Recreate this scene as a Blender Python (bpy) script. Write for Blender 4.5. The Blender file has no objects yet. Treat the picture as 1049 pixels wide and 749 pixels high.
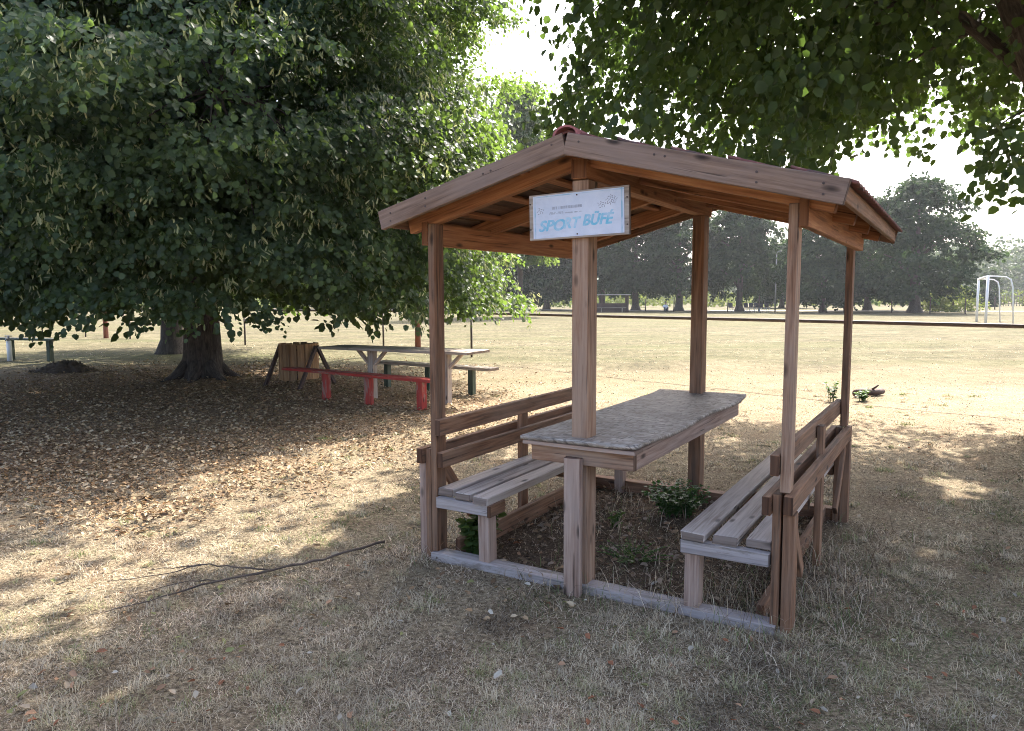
import bpy, bmesh, math, random
import numpy as np
from mathutils import Vector, Matrix
R = math.radians
rng = np.random.default_rng(11)
random.seed(5)
scene = bpy.context.scene
COL = scene.collection
V3 = lambda *a: np.array(a, dtype=float)
HAZE = .0004
H = 1.55                                            # eye height

# ------------------------------------------------------------------ helpers
def link(o, parent=None):
    COL.objects.link(o)
    if parent is not None: o.parent = parent
    return o

def tag(o, label=None, cat=None, group=None, kind=None):
    if label: o['label'] = label
    if cat: o['category'] = cat
    if group: o['group'] = group
    if kind: o['kind'] = kind
    return o

def thing(name, label, cat, loc=(0, 0, 0), rz=0.0, group=None):
    o = bpy.data.objects.new(name, None)
    o.empty_display_size = .2
    o.location = loc; o.rotation_euler = (0, 0, rz)
    link(o)
    return tag(o, label, cat, group)

def empty_part(name, parent):
    o = bpy.data.objects.new(name, None); o.empty_display_size = .1
    return link(o, parent)

def np_mesh(name, verts, faces, col=None, smooth=False):
    """verts (n,3), faces (m,k) numpy -> mesh"""
    me = bpy.data.meshes.new(name)
    n, (m, k) = len(verts), faces.shape
    me.vertices.add(n); me.vertices.foreach_set('co', np.ascontiguousarray(verts, dtype=np.float32).ravel())
    me.loops.add(m * k); me.loops.foreach_set('vertex_index', np.ascontiguousarray(faces, dtype=np.int32).ravel())
    me.polygons.add(m); me.polygons.foreach_set('loop_start', np.arange(m, dtype=np.int32) * k)
    try: me.polygons.foreach_set('loop_total', np.full(m, k, dtype=np.int32))
    except Exception: pass
    if smooth: me.polygons.foreach_set('use_smooth', np.ones(m, dtype=bool))
    me.update(calc_edges=True)
    if col is not None:
        a = me.color_attributes.new('col', 'FLOAT_COLOR', 'POINT')
        c = np.ones((n, 4), dtype=np.float32); c[:, :3] = col
        a.data.foreach_set('color', c.ravel())
    return me

def np_obj(name, verts, faces, mat, parent=None, col=None, smooth=False):
    me = np_mesh(name, verts, faces, col, smooth)
    if mat: me.materials.append(mat)
    return link(bpy.data.objects.new(name, me), parent)

class MB:
    """collects boards, tubes and prisms into one mesh with metre UVs (u along the grain)"""
    def __init__(s): s.v = []; s.f = []; s.uv = []; s.sm = []
    def _add(s, vs, fs, uvs, smooth=False):
        b = len(s.v); s.v += [tuple(map(float, v)) for v in vs]
        for f, u in zip(fs, uvs):
            s.f.append(tuple(b + i for i in f)); s.uv.append(u); s.sm.append(smooth)
    def board(s, p0, p1, w, t, wdir, jit=.0015):
        """box from p0 to p1 (centre line); w across wdir, t across the third axis"""
        p0, p1 = np.array(p0, float), np.array(p1, float)
        a = p1 - p0; L = np.linalg.norm(a); a /= L
        wd = np.array(wdir, float); wd -= a * wd.dot(a); wd /= np.linalg.norm(wd)
        td = np.cross(a, wd)
        vs = []; loc = []
        for i in (0, 1):
            for sw in (-1, 1):
                for st in (-1, 1):
                    j = [random.uniform(-jit, jit) for _ in range(3)]
                    vs.append((p1 if i else p0) + wd * (sw * w / 2 + j[0]) + td * (st * t / 2 + j[1]) + a * j[2])
                    loc.append((L * i, sw * w / 2, st * t / 2))
        fs = [(0, 1, 3, 2), (4, 6, 7, 5), (0, 4, 5, 1), (2, 3, 7, 6), (0, 2, 6, 4), (1, 5, 7, 3)]
        o1, o2 = random.uniform(0, 60), random.uniform(0, 60)
        uvs = []
        for k, f in enumerate(fs):
            if k < 2: uvs.append([(o1 + loc[i][1] * .6, o2 + loc[i][2] + 200) for i in f])     # end grain
            elif k < 4: uvs.append([(o1 + loc[i][0], o2 + loc[i][2] + 1) for i in f])
            else: uvs.append([(o1 + loc[i][0], o2 + loc[i][1]) for i in f])
        # make the winding outward
        c = (p0 + p1) / 2
        out = []; ou = []
        for f, u in zip(fs, uvs):
            q = [np.array(vs[i]) for i in f]; n = np.cross(q[1] - q[0], q[2] - q[0])
            if n.dot(sum(q) / 4 - c) < 0: f = f[::-1]; u = u[::-1]
            out.append(f); ou.append(u)
        s._add(vs, out, ou)
        return s
    def tube(s, pts, rad, n=10, smooth=True, caps=True, lump=0.0):
        pts = [np.array(p, float) for p in pts]
        if not hasattr(rad, '__len__'): rad = [rad] * len(pts)
        vs = []; fs = []; uv = []
        ref = V3(0, 0, 1)
        acc = random.uniform(0, 50); prev = None
        ph = [random.uniform(0, 6.28) for _ in range(3)]
        ss = []
        for i, p in enumerate(pts):
            d = pts[min(i + 1, len(pts) - 1)] - pts[max(i - 1, 0)]; d = d / (np.linalg.norm(d) + 1e-9)
            if prev is None:
                r0 = V3(1, 0, 0) if abs(d[2]) > .8 else ref
                x = np.cross(d, r0)
            else: x = prev - d * prev.dot(d)
            x /= np.linalg.norm(x) + 1e-9; prev = x; y = np.cross(d, x)
            if i: acc += np.linalg.norm(p - pts[i - 1])
            ss.append(acc)
            for k in range(n):
                th = 2 * math.pi * k / n
                r = rad[i] * (1 + lump * (math.sin(3 * th + ph[0] + i * .7) * .5 + math.sin(5 * th + ph[1] - i * 1.1) * .3 + math.sin(2 * th + ph[2]) * .4))
                vs.append(p + (x * math.cos(th) + y * math.sin(th)) * r)
        for i in range(len(pts) - 1):
            for k in range(n):
                k2 = (k + 1) % n
                fs.append((i * n + k, i * n + k2, (i + 1) * n + k2, (i + 1) * n + k))
                r = rad[i] * 2 * math.pi / n
                uv.append([(ss[i], k * r), (ss[i], (k + 1) * r), (ss[i + 1], (k + 1) * r), (ss[i + 1], k * r)])
        if caps:
            fs.append(tuple(range(n))[::-1]); uv.append([(math.cos(k) * .02, math.sin(k) * .02) for k in range(n)])
            m = (len(pts) - 1) * n
            fs.append(tuple(m + k for k in range(n))); uv.append([(math.cos(k) * .02, math.sin(k) * .02) for k in range(n)])
        s._add(vs, fs, uv, smooth)
        return s
    def build(s, name, mat, parent=None, bevel=0.0):
        me = bpy.data.meshes.new(name)
        me.from_pydata(s.v, [], s.f)
        ul = me.uv_layers.new(name='UVMap')
        flat = [c for u in s.uv for p in u for c in p]
        ul.data.foreach_set('uv', flat)
        me.polygons.foreach_set('use_smooth', s.sm)
        if bevel:
            bm = bmesh.new(); bm.from_mesh(me)
            es = [e for e in bm.edges if len(e.link_faces) == 2 and e.calc_face_angle(0) > .6]
            bmesh.ops.bevel(bm, geom=es, offset=bevel, segments=1, affect='EDGES', profile=.5)
            bm.to_mesh(me); bm.free()
        me.materials.append(mat)
        return link(bpy.data.objects.new(name, me), parent)

# ------------------------------------------------------------------ materials
def mat(name):
    m = bpy.data.materials.new(name); m.use_nodes = True
    nt = m.node_tree; nt.nodes.clear()
    out = nt.nodes.new('ShaderNodeOutputMaterial')
    return m, nt, out

class NT:
    def __init__(s, nt): s.nt = nt
    def n(s, typ, **kw):
        nd = s.nt.nodes.new(typ)
        for k, v in kw.items():
            if k.startswith('i_'):
                key = k[2:]
                key = int(key) if key.isdigit() else key.replace('_', ' ')
                nd.inputs[key].default_value = v
            else: setattr(nd, k, v)
        return nd
    def l(s, a, b): s.nt.links.new(a, b)
    def noise(s, vec, scale, detail=4, rough=.55, dist=0.0):
        nd = s.n('ShaderNodeTexNoise'); nd.inputs['Scale'].default_value = scale
        nd.inputs['Detail'].default_value = detail; nd.inputs['Roughness'].default_value = rough
        nd.inputs['Distortion'].default_value = dist
        if vec is not None: s.l(vec, nd.inputs['Vector'])
        return nd.outputs['Fac']
    def ramp(s, fac, stops):
        nd = s.n('ShaderNodeValToRGB'); e = nd.color_ramp.elements
        while len(e) > 1: e.remove(e[-1])
        e[0].position = stops[0][0]; e[0].color = (*stops[0][1], 1) if hasattr(stops[0][1], '__len__') else (stops[0][1],) * 3 + (1,)
        for p, c in stops[1:]:
            x = e.new(p); x.color = (*c, 1) if hasattr(c, '__len__') else (c, c, c, 1)
        s.l(fac, nd.inputs['Fac'])
        return nd.outputs['Color']
    def mix(s, fac, a, b, mode='MIX'):
        nd = s.n('ShaderNodeMix', data_type='RGBA', blend_type=mode)
        for sock, val in ((nd.inputs[0], fac), (nd.inputs[6], a), (nd.inputs[7], b)):
            if isinstance(val, (int, float)): sock.default_value = val if sock.type == 'VALUE' else (val, val, val, 1)
            elif isinstance(val, tuple): sock.default_value = (*val, 1) if len(val) == 3 else val
            else: s.l(val, sock)
        return nd.outputs[2]
    def math(s, op, a, b=0.0):
        nd = s.n('ShaderNodeMath', operation=op)
        for sock, val in ((nd.inputs[0], a), (nd.inputs[1], b)):
            if isinstance(val, (int, float)): sock.default_value = val
            else: s.l(val, sock)
        return nd.outputs[0]
    def mapping(s, vec, scale=(1, 1, 1), loc=(0, 0, 0)):
        nd = s.n('ShaderNodeMapping'); nd.inputs['Scale'].default_value = scale; nd.inputs['Location'].default_value = loc
        s.l(vec, nd.inputs['Vector']); return nd.outputs[0]
    def bump(s, hgt, strength, dist):
        nd = s.n('ShaderNodeBump'); nd.inputs['Strength'].default_value = strength; nd.inputs['Distance'].default_value = dist
        s.l(hgt, nd.inputs['Height']); return nd.outputs[0]

def wood(name, dark, mid, light, grey, greyamt=.5, rough=.8, bump=.5, patch=None):
    m, nt, out = mat(name); N = NT(nt)
    uv = N.n('ShaderNodeTexCoord').outputs['UV']
    isl = N.n('ShaderNodeNewGeometry').outputs['Random Per Island']
    g1 = N.noise(N.mapping(uv, (3, 75, 1)), 1, 5, .6, .4)
    g2 = N.noise(N.mapping(uv, (1.1, 16, 1)), 1, 4, .55, 1.3)
    g3 = N.noise(N.mapping(uv, (9, 260, 1)), 1, 2, .5)
    f = N.math('ADD', N.math('MULTIPLY', g1, .5), N.math('MULTIPLY', g2, .5))
    c = N.ramp(f, [(.37, dark), (.5, mid), (.63, light)])
    w = N.noise(N.mapping(uv, (1.6, 6, 1)), 1, 5, .65)
    wf = N.math('MULTIPLY', N.ramp(w, [(.38, 0.0), (.62, 1.0)]), greyamt)
    c = N.mix(wf, c, grey)
    # dark checks / cracks along the grain
    cr = N.ramp(N.noise(N.mapping(uv, (1.7, 55, 1)), 1, 3, .5, .6), [(.28, .3), (.35, 1.0)])
    c = N.mix(1.0, c, cr, 'MULTIPLY')
    # knots
    vo = N.n('ShaderNodeTexVoronoi'); vo.inputs['Scale'].default_value = 1; N.l(N.mapping(uv, (3.4, 9, 1)), vo.inputs['Vector'])
    kn = N.ramp(vo.outputs['Distance'], [(.05, .22), (.10, .5), (.16, 1.0)])
    c = N.mix(1.0, c, kn, 'MULTIPLY')
    hv = N.n('ShaderNodeHueSaturation'); N.l(c, hv.inputs['Color'])
    mr = N.n('ShaderNodeMapRange'); mr.inputs['To Min'].default_value = .62; mr.inputs['To Max'].default_value = 1.3
    N.l(isl, mr.inputs['Value']); N.l(mr.outputs[0], hv.inputs['Value'])
    c = hv.outputs['Color']
    if patch:
        pn = N.ramp(N.noise(N.mapping(uv, (2.5, 9, 1), (7, 3, 0)), 1, 6, .7), [(.52, 0.0), (.60, 1.0)])
        c = N.mix(N.math('MULTIPLY', pn, patch[1]), c, patch[0])
    su = N.n('ShaderNodeSeparateXYZ'); N.l(uv, su.inputs[0])
    eg = N.math('GREATER_THAN', su.outputs[1], 150.0)
    c = N.mix(eg, c, N.mix(1.0, c, (.46, .42, .40), 'MULTIPLY'))
    b = N.n('ShaderNodeBsdfPrincipled'); N.l(c, b.inputs['Base Color'])
    b.inputs['Roughness'].default_value = rough; b.inputs['Specular IOR Level'].default_value = .3
    hgt = N.math('ADD', N.math('MULTIPLY', g1, .6), N.math('ADD', N.math('MULTIPLY', g3, .4), cr))
    N.l(N.bump(hgt, bump, .0025), b.inputs['Normal'])
    N.l(b.outputs[0], out.inputs[0])
    return m

def plain(name, col, rough=.6, var=.15, scale=8, metal=0.0, bump=0.0, wear=None):
    m, nt, out = mat(name); N = NT(nt)
    oc = N.n('ShaderNodeTexCoord').outputs['Object']
    f = N.noise(oc, scale, 5, .6)
    lo = tuple(max(0, c * (1 - var)) for c in col); hi = tuple(min(1, c * (1 + var)) for c in col)
    c = N.ramp(f, [(.3, lo), (.7, hi)])
    if wear:
        wf = N.ramp(N.noise(oc, wear[1], 6, .7), [(wear[2], 0.0), (wear[2] + .06, 1.0)])
        c = N.mix(wf, c, wear[0])
    b = N.n('ShaderNodeBsdfPrincipled'); N.l(c, b.inputs['Base Color'])
    b.inputs['Roughness'].default_value = rough; b.inputs['Metallic'].default_value = metal
    if bump: N.l(N.bump(N.noise(oc, scale * 5, 4), bump, .01), b.inputs['Normal'])
    N.l(b.outputs[0], out.inputs[0])
    return m

def leafmat(name, cols, trans, tmix=.4, rough=.42, spec=.45):
    m, nt, out = mat(name); N = NT(nt)
    isl = N.n('ShaderNodeNewGeometry').outputs['Random Per Island']
    c = N.ramp(isl, [(i / max(1, len(cols) - 1), k) for i, k in enumerate(cols)])
    b = N.n('ShaderNodeBsdfPrincipled'); N.l(c, b.inputs['Base Color'])
    b.inputs['Roughness'].default_value = rough; b.inputs['Specular IOR Level'].default_value = spec
    t = N.n('ShaderNodeBsdfTranslucent')
    tc = N.mix(1.0, c, trans, 'MULTIPLY') if False else N.mix(.6, c, trans)
    N.l(tc, t.inputs['Color'])
    mx = N.n('ShaderNodeMixShader'); mx.inputs[0].default_value = tmix
    N.l(b.outputs[0], mx.inputs[1]); N.l(t.outputs[0], mx.inputs[2]); N.l(mx.outputs[0], out.inputs[0])
    return m

def attrmat(name, rough=.8, tmix=.25, spec=.15):
    m, nt, out = mat(name); N = NT(nt)
    a = N.n('ShaderNodeAttribute', attribute_name='col'); c = a.outputs['Color']
    b = N.n('ShaderNodeBsdfPrincipled'); N.l(c, b.inputs['Base Color'])
    b.inputs['Roughness'].default_value = rough; b.inputs['Specular IOR Level'].default_value = spec
    t = N.n('ShaderNodeBsdfTranslucent'); N.l(c, t.inputs['Color'])
    mx = N.n('ShaderNodeMixShader'); mx.inputs[0].default_value = tmix
    N.l(b.outputs[0], mx.inputs[1]); N.l(t.outputs[0], mx.inputs[2]); N.l(mx.outputs[0], out.inputs[0])
    return m

M = {}
M['stain'] = wood('stained_wood', (.055, .026, .013), (.175, .083, .042), (.28, .15, .082), (.22, .158, .112), .4)
M['under'] = wood('sheltered_wood', (.15, .055, .022), (.30, .125, .052), (.41, .20, .09), (.26, .14, .08), .3)
M['barge'] = wood('weathered_barge_wood', (.08, .05, .035), (.17, .11, .076), (.245, .17, .124), (.21, .158, .13), .6)
M['grey'] = wood('weathered_grey_wood', (.20, .155, .125), (.38, .315, .265), (.51, .44, .385), (.44, .39, .35), .6)
M['sill'] = wood('bleached_sill_wood', (.17, .14, .12), (.29, .25, .225), (.40, .35, .32), (.31, .275, .27), .7, patch=((.16, .125, .09), .7))
M['post'] = wood('post_wood', (.10, .048, .027), (.25, .138, .082), (.38, .25, .165), (.33, .25, .188), .5)
M['clad'] = wood('half_bleached_wood', (.12, .065, .044), (.27, .175, .128), (.40, .29, .225), (.34, .265, .22), .55)
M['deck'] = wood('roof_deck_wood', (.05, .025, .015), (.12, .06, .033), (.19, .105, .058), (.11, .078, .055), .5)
M['pale'] = wood('pale_plank', (.17, .13, .10), (.31, .25, .20), (.43, .36, .30), (.38, .345, .315), .5)
M['redpaint'] = wood('red_painted_wood', (.22, .02, .016), (.36, .03, .024), (.42, .05, .035), (.30, .11, .08), .4, .7, .3, patch=((.30, .22, .17), .8))
M['greenpaint'] = wood('dark_green_painted_wood', (.022, .034, .022), (.04, .06, .036), (.06, .085, .05), (.16, .16, .13), .3, .6, .3)
M['bin'] = wood('bin_slat_wood', (.22, .115, .05), (.42, .235, .115), (.54, .34, .19), (.36, .25, .16), .4)
M['binleg'] = wood('dark_leg_wood', (.035, .02, .018), (.07, .042, .035), (.12, .08, .065), (.14, .11, .1), .4)
M['redbrown'] = wood('red_brown_post_wood', (.12, .03, .02), (.24, .075, .05), (.32, .12, .08), (.3, .2, .16), .4)
M['rail'] = plain('rusty_rail_paint', (.075, .05, .042), .65, .35, 6)
M['white'] = plain('white_paint', (.78, .78, .76), .5, .06, 3, wear=((.45, .36, .3), 9, .66))
M['shelterwall'] = plain('brown_shelter_boards', (.10, .062, .058), .8, .25, 2)
M['shelterroof'] = plain('grey_roof_sheet', (.36, .36, .35), .5, .15, 1)
M['bark'] = None
M['metal'] = plain('galvanised_metal', (.35, .35, .36), .45, .2, 12, .6)
M['darkseat'] = plain('dark_seat_plastic', (.035, .035, .04), .45, .2, 6)
M['soil'] = plain('dark_soil', (.12, .085, .06), .95, .4, 9, bump=.8)
M['stone'] = plain('pale_stone', (.33, .31, .28), .9, .3, 9, bump=.4)
M['tile'] = plain('red_roof_tile', (.20, .075, .06), .8, .35, 14, bump=.4, wear=((.11, .07, .06), 7, .52))

def bark_mat():
    m, nt, out = mat('bark'); N = NT(nt)
    uv = N.n('ShaderNodeTexCoord').outputs['UV']
    f = N.noise(N.mapping(uv, (5, 26, 1)), 1, 6, .65, .8)
    c = N.ramp(f, [(.3, (.028, .021, .017)), (.52, (.085, .066, .054)), (.7, (.15, .125, .105))])
    b = N.n('ShaderNodeBsdfPrincipled'); N.l(c, b.inputs['Base Color']); b.inputs['Roughness'].default_value = .9
    N.l(N.bump(f, .9, .03), b.inputs['Normal']); N.l(b.outputs[0], out.inputs[0])
    return m
M['bark'] = bark_mat()

def osb_mat():
    m, nt, out = mat('weathered_strand_board'); N = NT(nt)
    oc = N.n('ShaderNodeTexCoord').outputs['UV']
    cols = []
    hs = []
    for i, (sx, sy, off) in enumerate(((20, 85, 0), (85, 22, 3), (42, 60, 9))):
        v = N.n('ShaderNodeTexVoronoi'); v.inputs['Scale'].default_value = 1; v.inputs['Randomness'].default_value = 1
        N.l(N.mapping(oc, (sx, sy, 1), (off, off, 0)), v.inputs['Vector'])
        sp = N.n('ShaderNodeSeparateColor'); N.l(v.outputs['Color'], sp.inputs[0])
        cols.append(sp.outputs[0]); hs.append(sp.outputs[1])
    f = N.math('ADD', N.math('MULTIPLY', cols[0], .4), N.math('ADD', N.math('MULTIPLY', cols[1], .35), N.math('MULTIPLY', cols[2], .25)))
    c = N.ramp(f, [(.2, (.22, .175, .135)), (.5, (.34, .28, .225)), (.8, (.45, .385, .32))])
    c = N.mix(N.ramp(cols[0], [(.91, 0.0), (.93, .8)]), c, (.62, .545, .46)); c = N.mix(N.ramp(hs[1], [(.90, 0.0), (.92, .7)]), c, (.12, .09, .07)); c = N.mix(N.ramp(hs[0], [(.93, 0.0), (.95, .8)]), c, (.56, .48, .40))
    st = N.ramp(N.noise(oc, 3.2, 5, .6), [(.35, .72), (.65, 1.08)])
    c = N.mix(1.0, c, st, 'MULTIPLY')
    b = N.n('ShaderNodeBsdfPrincipled'); N.l(c, b.inputs['Base Color']); b.inputs['Roughness'].default_value = .72
    b.inputs['Specular IOR Level'].default_value = .35
    N.l(N.bump(f, .3, .003), b.inputs['Normal']); N.l(b.outputs[0], out.inputs[0])
    return m
M['osb'] = osb_mat()

M['leaf_left'] = leafmat('linden_leaf', [(.028, .052, .034), (.046, .080, .048), (.062, .104, .058), (.09, .14, .07)], (.30, .47, .05), .42, .5, .36)
M['leaf_right'] = leafmat('broad_linden_leaf', [(.020, .038, .022), (.032, .056, .030), (.046, .076, .038), (.075, .11, .05)], (.24, .40, .05), .33, .5, .3)
M['leaf_far'] = leafmat('far_leaf', [(.020, .034, .018), (.034, .054, .026), (.055, .08, .036)], (.10, .19, .05), .22, .8, .12)
M['leaf_vine'] = leafmat('vine_leaf', [(.07, .11, .03), (.10, .14, .04), (.14, .17, .06)], (.30, .36, .06), .4, .6, .2)
M['leaf_forest'] = leafmat('forest_leaf', [(.05, .08, .035), (.065, .10, .045), (.085, .125, .05)], (.16, .25, .06), .3, .6, .2)
M['leaf_weed'] = leafmat('weed_leaf', [(.03, .075, .02), (.045, .10, .028), (.07, .13, .04)], (.18, .34, .04), .35, .5, .3)
M['leaf_mid'] = leafmat('light_leaf', [(.04, .075, .02), (.06, .10, .03), (.085, .13, .04)], (.30, .44, .06), .45, .5, .3)
M['bract'] = leafmat('linden_bract', [(.24, .29, .13), (.34, .38, .18), (.44, .46, .26)], (.5, .54, .22), .4, .6, .2)
M['grass'] = attrmat('dry_grass_blade')
M['litter'] = attrmat('dry_leaf_litter', .75, .12, .2)
M['green'] = attrmat('green_blade', .6, .3, .3)

# ------------------------------------------------------------------ ground
LT = V3(-5.75, 13.55, 0)        # big linden on the left
RT = V3(5.25, 6.75, 0)          # tree out to the right
def hgt(x, y):
    x = np.asarray(x, float); y = np.asarray(y, float)
    h = .018 * np.sin(x * 1.3 + y * .7) * np.sin(y * 1.1 - x * .4 + 1) + .008 * np.sin(x * 3.9 + 1.3) * np.sin(y * 3.3 + .4)
    h = h + .30 * np.exp(-((x - RT[0]) ** 2 + (y - RT[1]) ** 2) / .55) + .16 * np.exp(-((x - LT[0]) ** 2 + (y - LT[1]) ** 2) / .8)
    near = np.exp(-((x - 1.4) ** 2 + (y - 4.6) ** 2) / 4.5)
    return h * (1 - .8 * near) * np.clip(60 / (60 + np.abs(y) ** 1.2), .1, 1) 
def axis(lo, hi, fine_lo, fine_hi, st, grow=1.22):
    a = list(np.arange(fine_lo, fine_hi, st)); s = st
    while a[-1] < hi: s *= grow; a.append(a[-1] + s)
    s = st
    while a[0] > lo: s *= grow; a.insert(0, a[0] - s)
    return np.array(a)
gx = axis(-900, 900, -14, 10, .14); gy = axis(-40, 1500, .5, 24, .14)
X, Y = np.meshgrid(gx, gy); Z = hgt(X, Y)
gv = np.stack([X, Y, Z], -1).reshape(-1, 3)
nx = len(gx); ii = (np.arange(len(gy) - 1)[:, None] * nx + np.arange(nx - 1)[None]).ravel()
gf = np.stack([ii, ii + 1, ii + nx + 1, ii + nx], 1)

def ground_mat():
    m, nt, out = mat('dry_meadow_ground'); N = NT(nt)
    oc = N.n('ShaderNodeTexCoord').outputs['Object']
    fine = N.noise(oc, 46, 6, .7)
    fib = N.noise(N.mapping(oc, (60, 160, 60)), 1, 4, .6, 1.5)
    med = N.noise(oc, 2.3, 5, .65)
    big = N.noise(oc, .35, 4, .6)
    f = N.math('ADD', N.math('MULTIPLY', fine, .6), N.math('MULTIPLY', fib, .4))
    straw = N.ramp(f, [(.38, (.05, .037, .024)), (.47, (.175, .138, .088)), (.55, (.33, .27, .175)), (.64, (.48, .405, .27))])
    soil = N.ramp(f, [(.38, (.05, .033, .022)), (.52, (.20, .138, .085)), (.64, (.38, .28, .17))])
    near = N.mix(N.ramp(med, [(.46, 0.0), (.66, .75)]), straw, soil)
    # playing field further out: short pale turf with greener strips
    mow = N.noise(N.mapping(oc, (.05, .35, 1)), 1, 5, .6)
    far = N.math('ADD', N.math('MULTIPLY', N.noise(N.mapping(oc, (5.5, 1.9, 1)), 1, 6, .75), .6), N.math('MULTIPLY', N.noise(N.mapping(oc, (.5, .9, 1)), 1, 5, .6), .4))
    field = N.ramp(N.math('ADD', N.math('MULTIPLY', f, .2), N.math('MULTIPLY', far, .8)),
                   [(.40, (.040, .036, .018)), (.5, (.102, .089, .049)), (.60, (.172, .15, .092))])
    field = N.mix(N.ramp(mow, [(.45, 0.0), (.68, .55)]), field, (.08, .088, .032))
    sx = N.n('ShaderNodeSeparateXYZ'); N.l(oc, sx.inputs[0])
    yy = N.math('ADD', sx.outputs[1], N.math('MULTIPLY', N.math('SUBTRACT', big, .5), 7))
    mr = N.n('ShaderNodeMapRange'); mr.inputs['From Min'].default_value = 10; mr.inputs['From Max'].default_value = 17
    N.l(yy, mr.inputs['Value'])
    c = N.mix(mr.outputs[0], near, field)
    # leaf mould below the big linden
    vm = N.n('ShaderNodeVectorMath', operation='DISTANCE'); N.l(oc, vm.inputs[0]); vm.inputs[1].default_value = (-6.6, 11.0, 0)
    dd = N.math('ADD', vm.outputs['Value'], N.math('MULTIPLY', N.math('SUBTRACT', N.noise(oc, .8, 5, .6), .5), 5))
    md = N.n('ShaderNodeMapRange'); md.inputs['From Min'].default_value = 6.6; md.inputs['From Max'].default_value = 4.2
    N.l(dd, md.inputs['Value'])
    mould = N.ramp(f, [(.38, (.075, .05, .032)), (.52, (.26, .175, .105)), (.64, (.50, .36, .22))])
    c = N.mix(md.outputs[0], c, mould)
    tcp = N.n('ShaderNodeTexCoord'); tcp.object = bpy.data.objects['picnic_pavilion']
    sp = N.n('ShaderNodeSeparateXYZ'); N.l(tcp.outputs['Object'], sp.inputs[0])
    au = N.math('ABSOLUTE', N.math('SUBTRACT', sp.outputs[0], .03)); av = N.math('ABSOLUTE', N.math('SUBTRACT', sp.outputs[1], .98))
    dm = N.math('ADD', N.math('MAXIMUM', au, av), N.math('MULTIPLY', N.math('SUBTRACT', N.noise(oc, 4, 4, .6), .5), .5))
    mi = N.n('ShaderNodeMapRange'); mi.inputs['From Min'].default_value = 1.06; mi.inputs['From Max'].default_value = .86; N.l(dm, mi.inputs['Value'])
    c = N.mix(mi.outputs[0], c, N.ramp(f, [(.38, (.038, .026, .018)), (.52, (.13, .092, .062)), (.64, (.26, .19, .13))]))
    b = N.n('ShaderNodeBsdfPrincipled'); N.l(c, b.inputs['Base Color']); b.inputs['Roughness'].default_value = .95
    b.inputs['Specular IOR Level'].default_value = .1
    N.l(N.bump(f, .8, .02), b.inputs['Normal']); N.l(b.outputs[0], out.inputs[0])
    return m
# ------------------------------------------------------------------ pavilion frame (u to the right along its front, v to the back)
T0 = R(31.228); OX, OY = .3749, 3.7952
PAV = thing('picnic_pavilion', 'brown wooden picnic pavilion with gable roof, built-in table and two slatted benches', 'pavilion', (OX, OY, 0), -T0)
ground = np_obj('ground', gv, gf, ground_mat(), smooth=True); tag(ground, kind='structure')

UL, UR, VB = -.9495, 1.0172, 1.96
def brd(p0, p1, w, t, wd, m, name, parent=PAV, bevel=.003, mb=None):
    mb = mb or MB()
    mb.board(p0, p1, w, t, wd)
    return mb.build(name, M[m], parent, bevel)
Zx, Ux, Vx = (0, 0, 1), (1, 0, 0), (0, 1, 0)
APEX = 2.315; SL = .258                                # underside line of the roof deck
def roofz(u): return APEX - .016 - SL * abs(u)
# centre posts
brd((0, 0, -.2), (0, 0, 2.128), .09, .11, Ux, 'post', 'centre_post')
brd((0, VB, -.2), (0, VB, 2.128), .09, .11, Ux, 'stain', 'centre_post')
brd((-.004, -.1165, -.15), (-.004, -.1165, .727), .092, .036, Ux, 'clad', 'post_cladding')
# corner posts stand on the bench frames
for u in (UL, UR):
    for v in (0, VB):
        s = 1 if u > 0 else -1
        top = roofz(u) - .09
        brd((u, v, .664 if u > 0 else -.15), (u, v, top), .042, .095, Ux, 'post' if v == 0 and u > 0 else 'stain', 'corner_post')
# ridge beam, plates
brd((0, -.075, 2.18), (0, VB + .13, 2.18), .1, .085, Zx, 'under', 'ridge_beam')
for u in (UL - .043, UR + .043):
    mb = MB(); mb.board((u, -.05, 1.909), (u, VB + .1, 1.909), .13, .04, Zx)
    mb.build('wall_plate', M['under'], PAV, .003)
# rafters (pairs)
UEL, UER = -1.17, 1.25
for v in (.0, .66, 1.31, VB + .02):
    for s, e in ((-1, UEL + .05), (1, UER - .06)):
        z0 = roofz(0) - .05; z1 = roofz(e) - .05
        brd((s * .004, v - .005, z0), (e, v - .005, z1), .095, .055, Zx, 'under', 'rafter')
# purlin battens on the rafters' undersides of the deck
for u in (-.92, -.62, -.33, .33, .63, .93):
    z = roofz(u) - .012
    brd((u, -.18, z - .006), (u, 2.38, z - .006), .055, .022, (1, 0, -SL * np.sign(u)), 'under', 'batten')
# deck boards under the tiles
for s, e in ((-1, UEL), (1, UER)):
    mb = MB(); nb = 9
    for k in range(nb):
        a0 = e * (k + .04) / nb; a1 = e * (k + .96) / nb; uc = (a0 + a1) / 2
        mb.board((uc, -.2, roofz(uc) + .01), (uc, 2.415, roofz(uc) + .01), abs(a1 - a0) * 1.033, .014, (1, 0, -SL * s))
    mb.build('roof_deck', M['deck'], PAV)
# barge boards, front and back
for v, mm in ((-.215, 'barge'), (2.435, 'stain')):
    for s, e in ((-1, UEL), (1, UER)):
        brd((s * .002, v, 2.33 - .053), (e, v, 2.33 - SL * abs(e) - .053), .104, .03, Zx, mm, 'barge_board')
# eaves fascia
for e in (UEL + .018, UER - .018):
    z = 2.33 - SL * abs(e)
    brd((e, -.197, z - .052), (e, 2.417, z - .052), .08, .026, Zx, 'stain', 'eaves_board')
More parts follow.
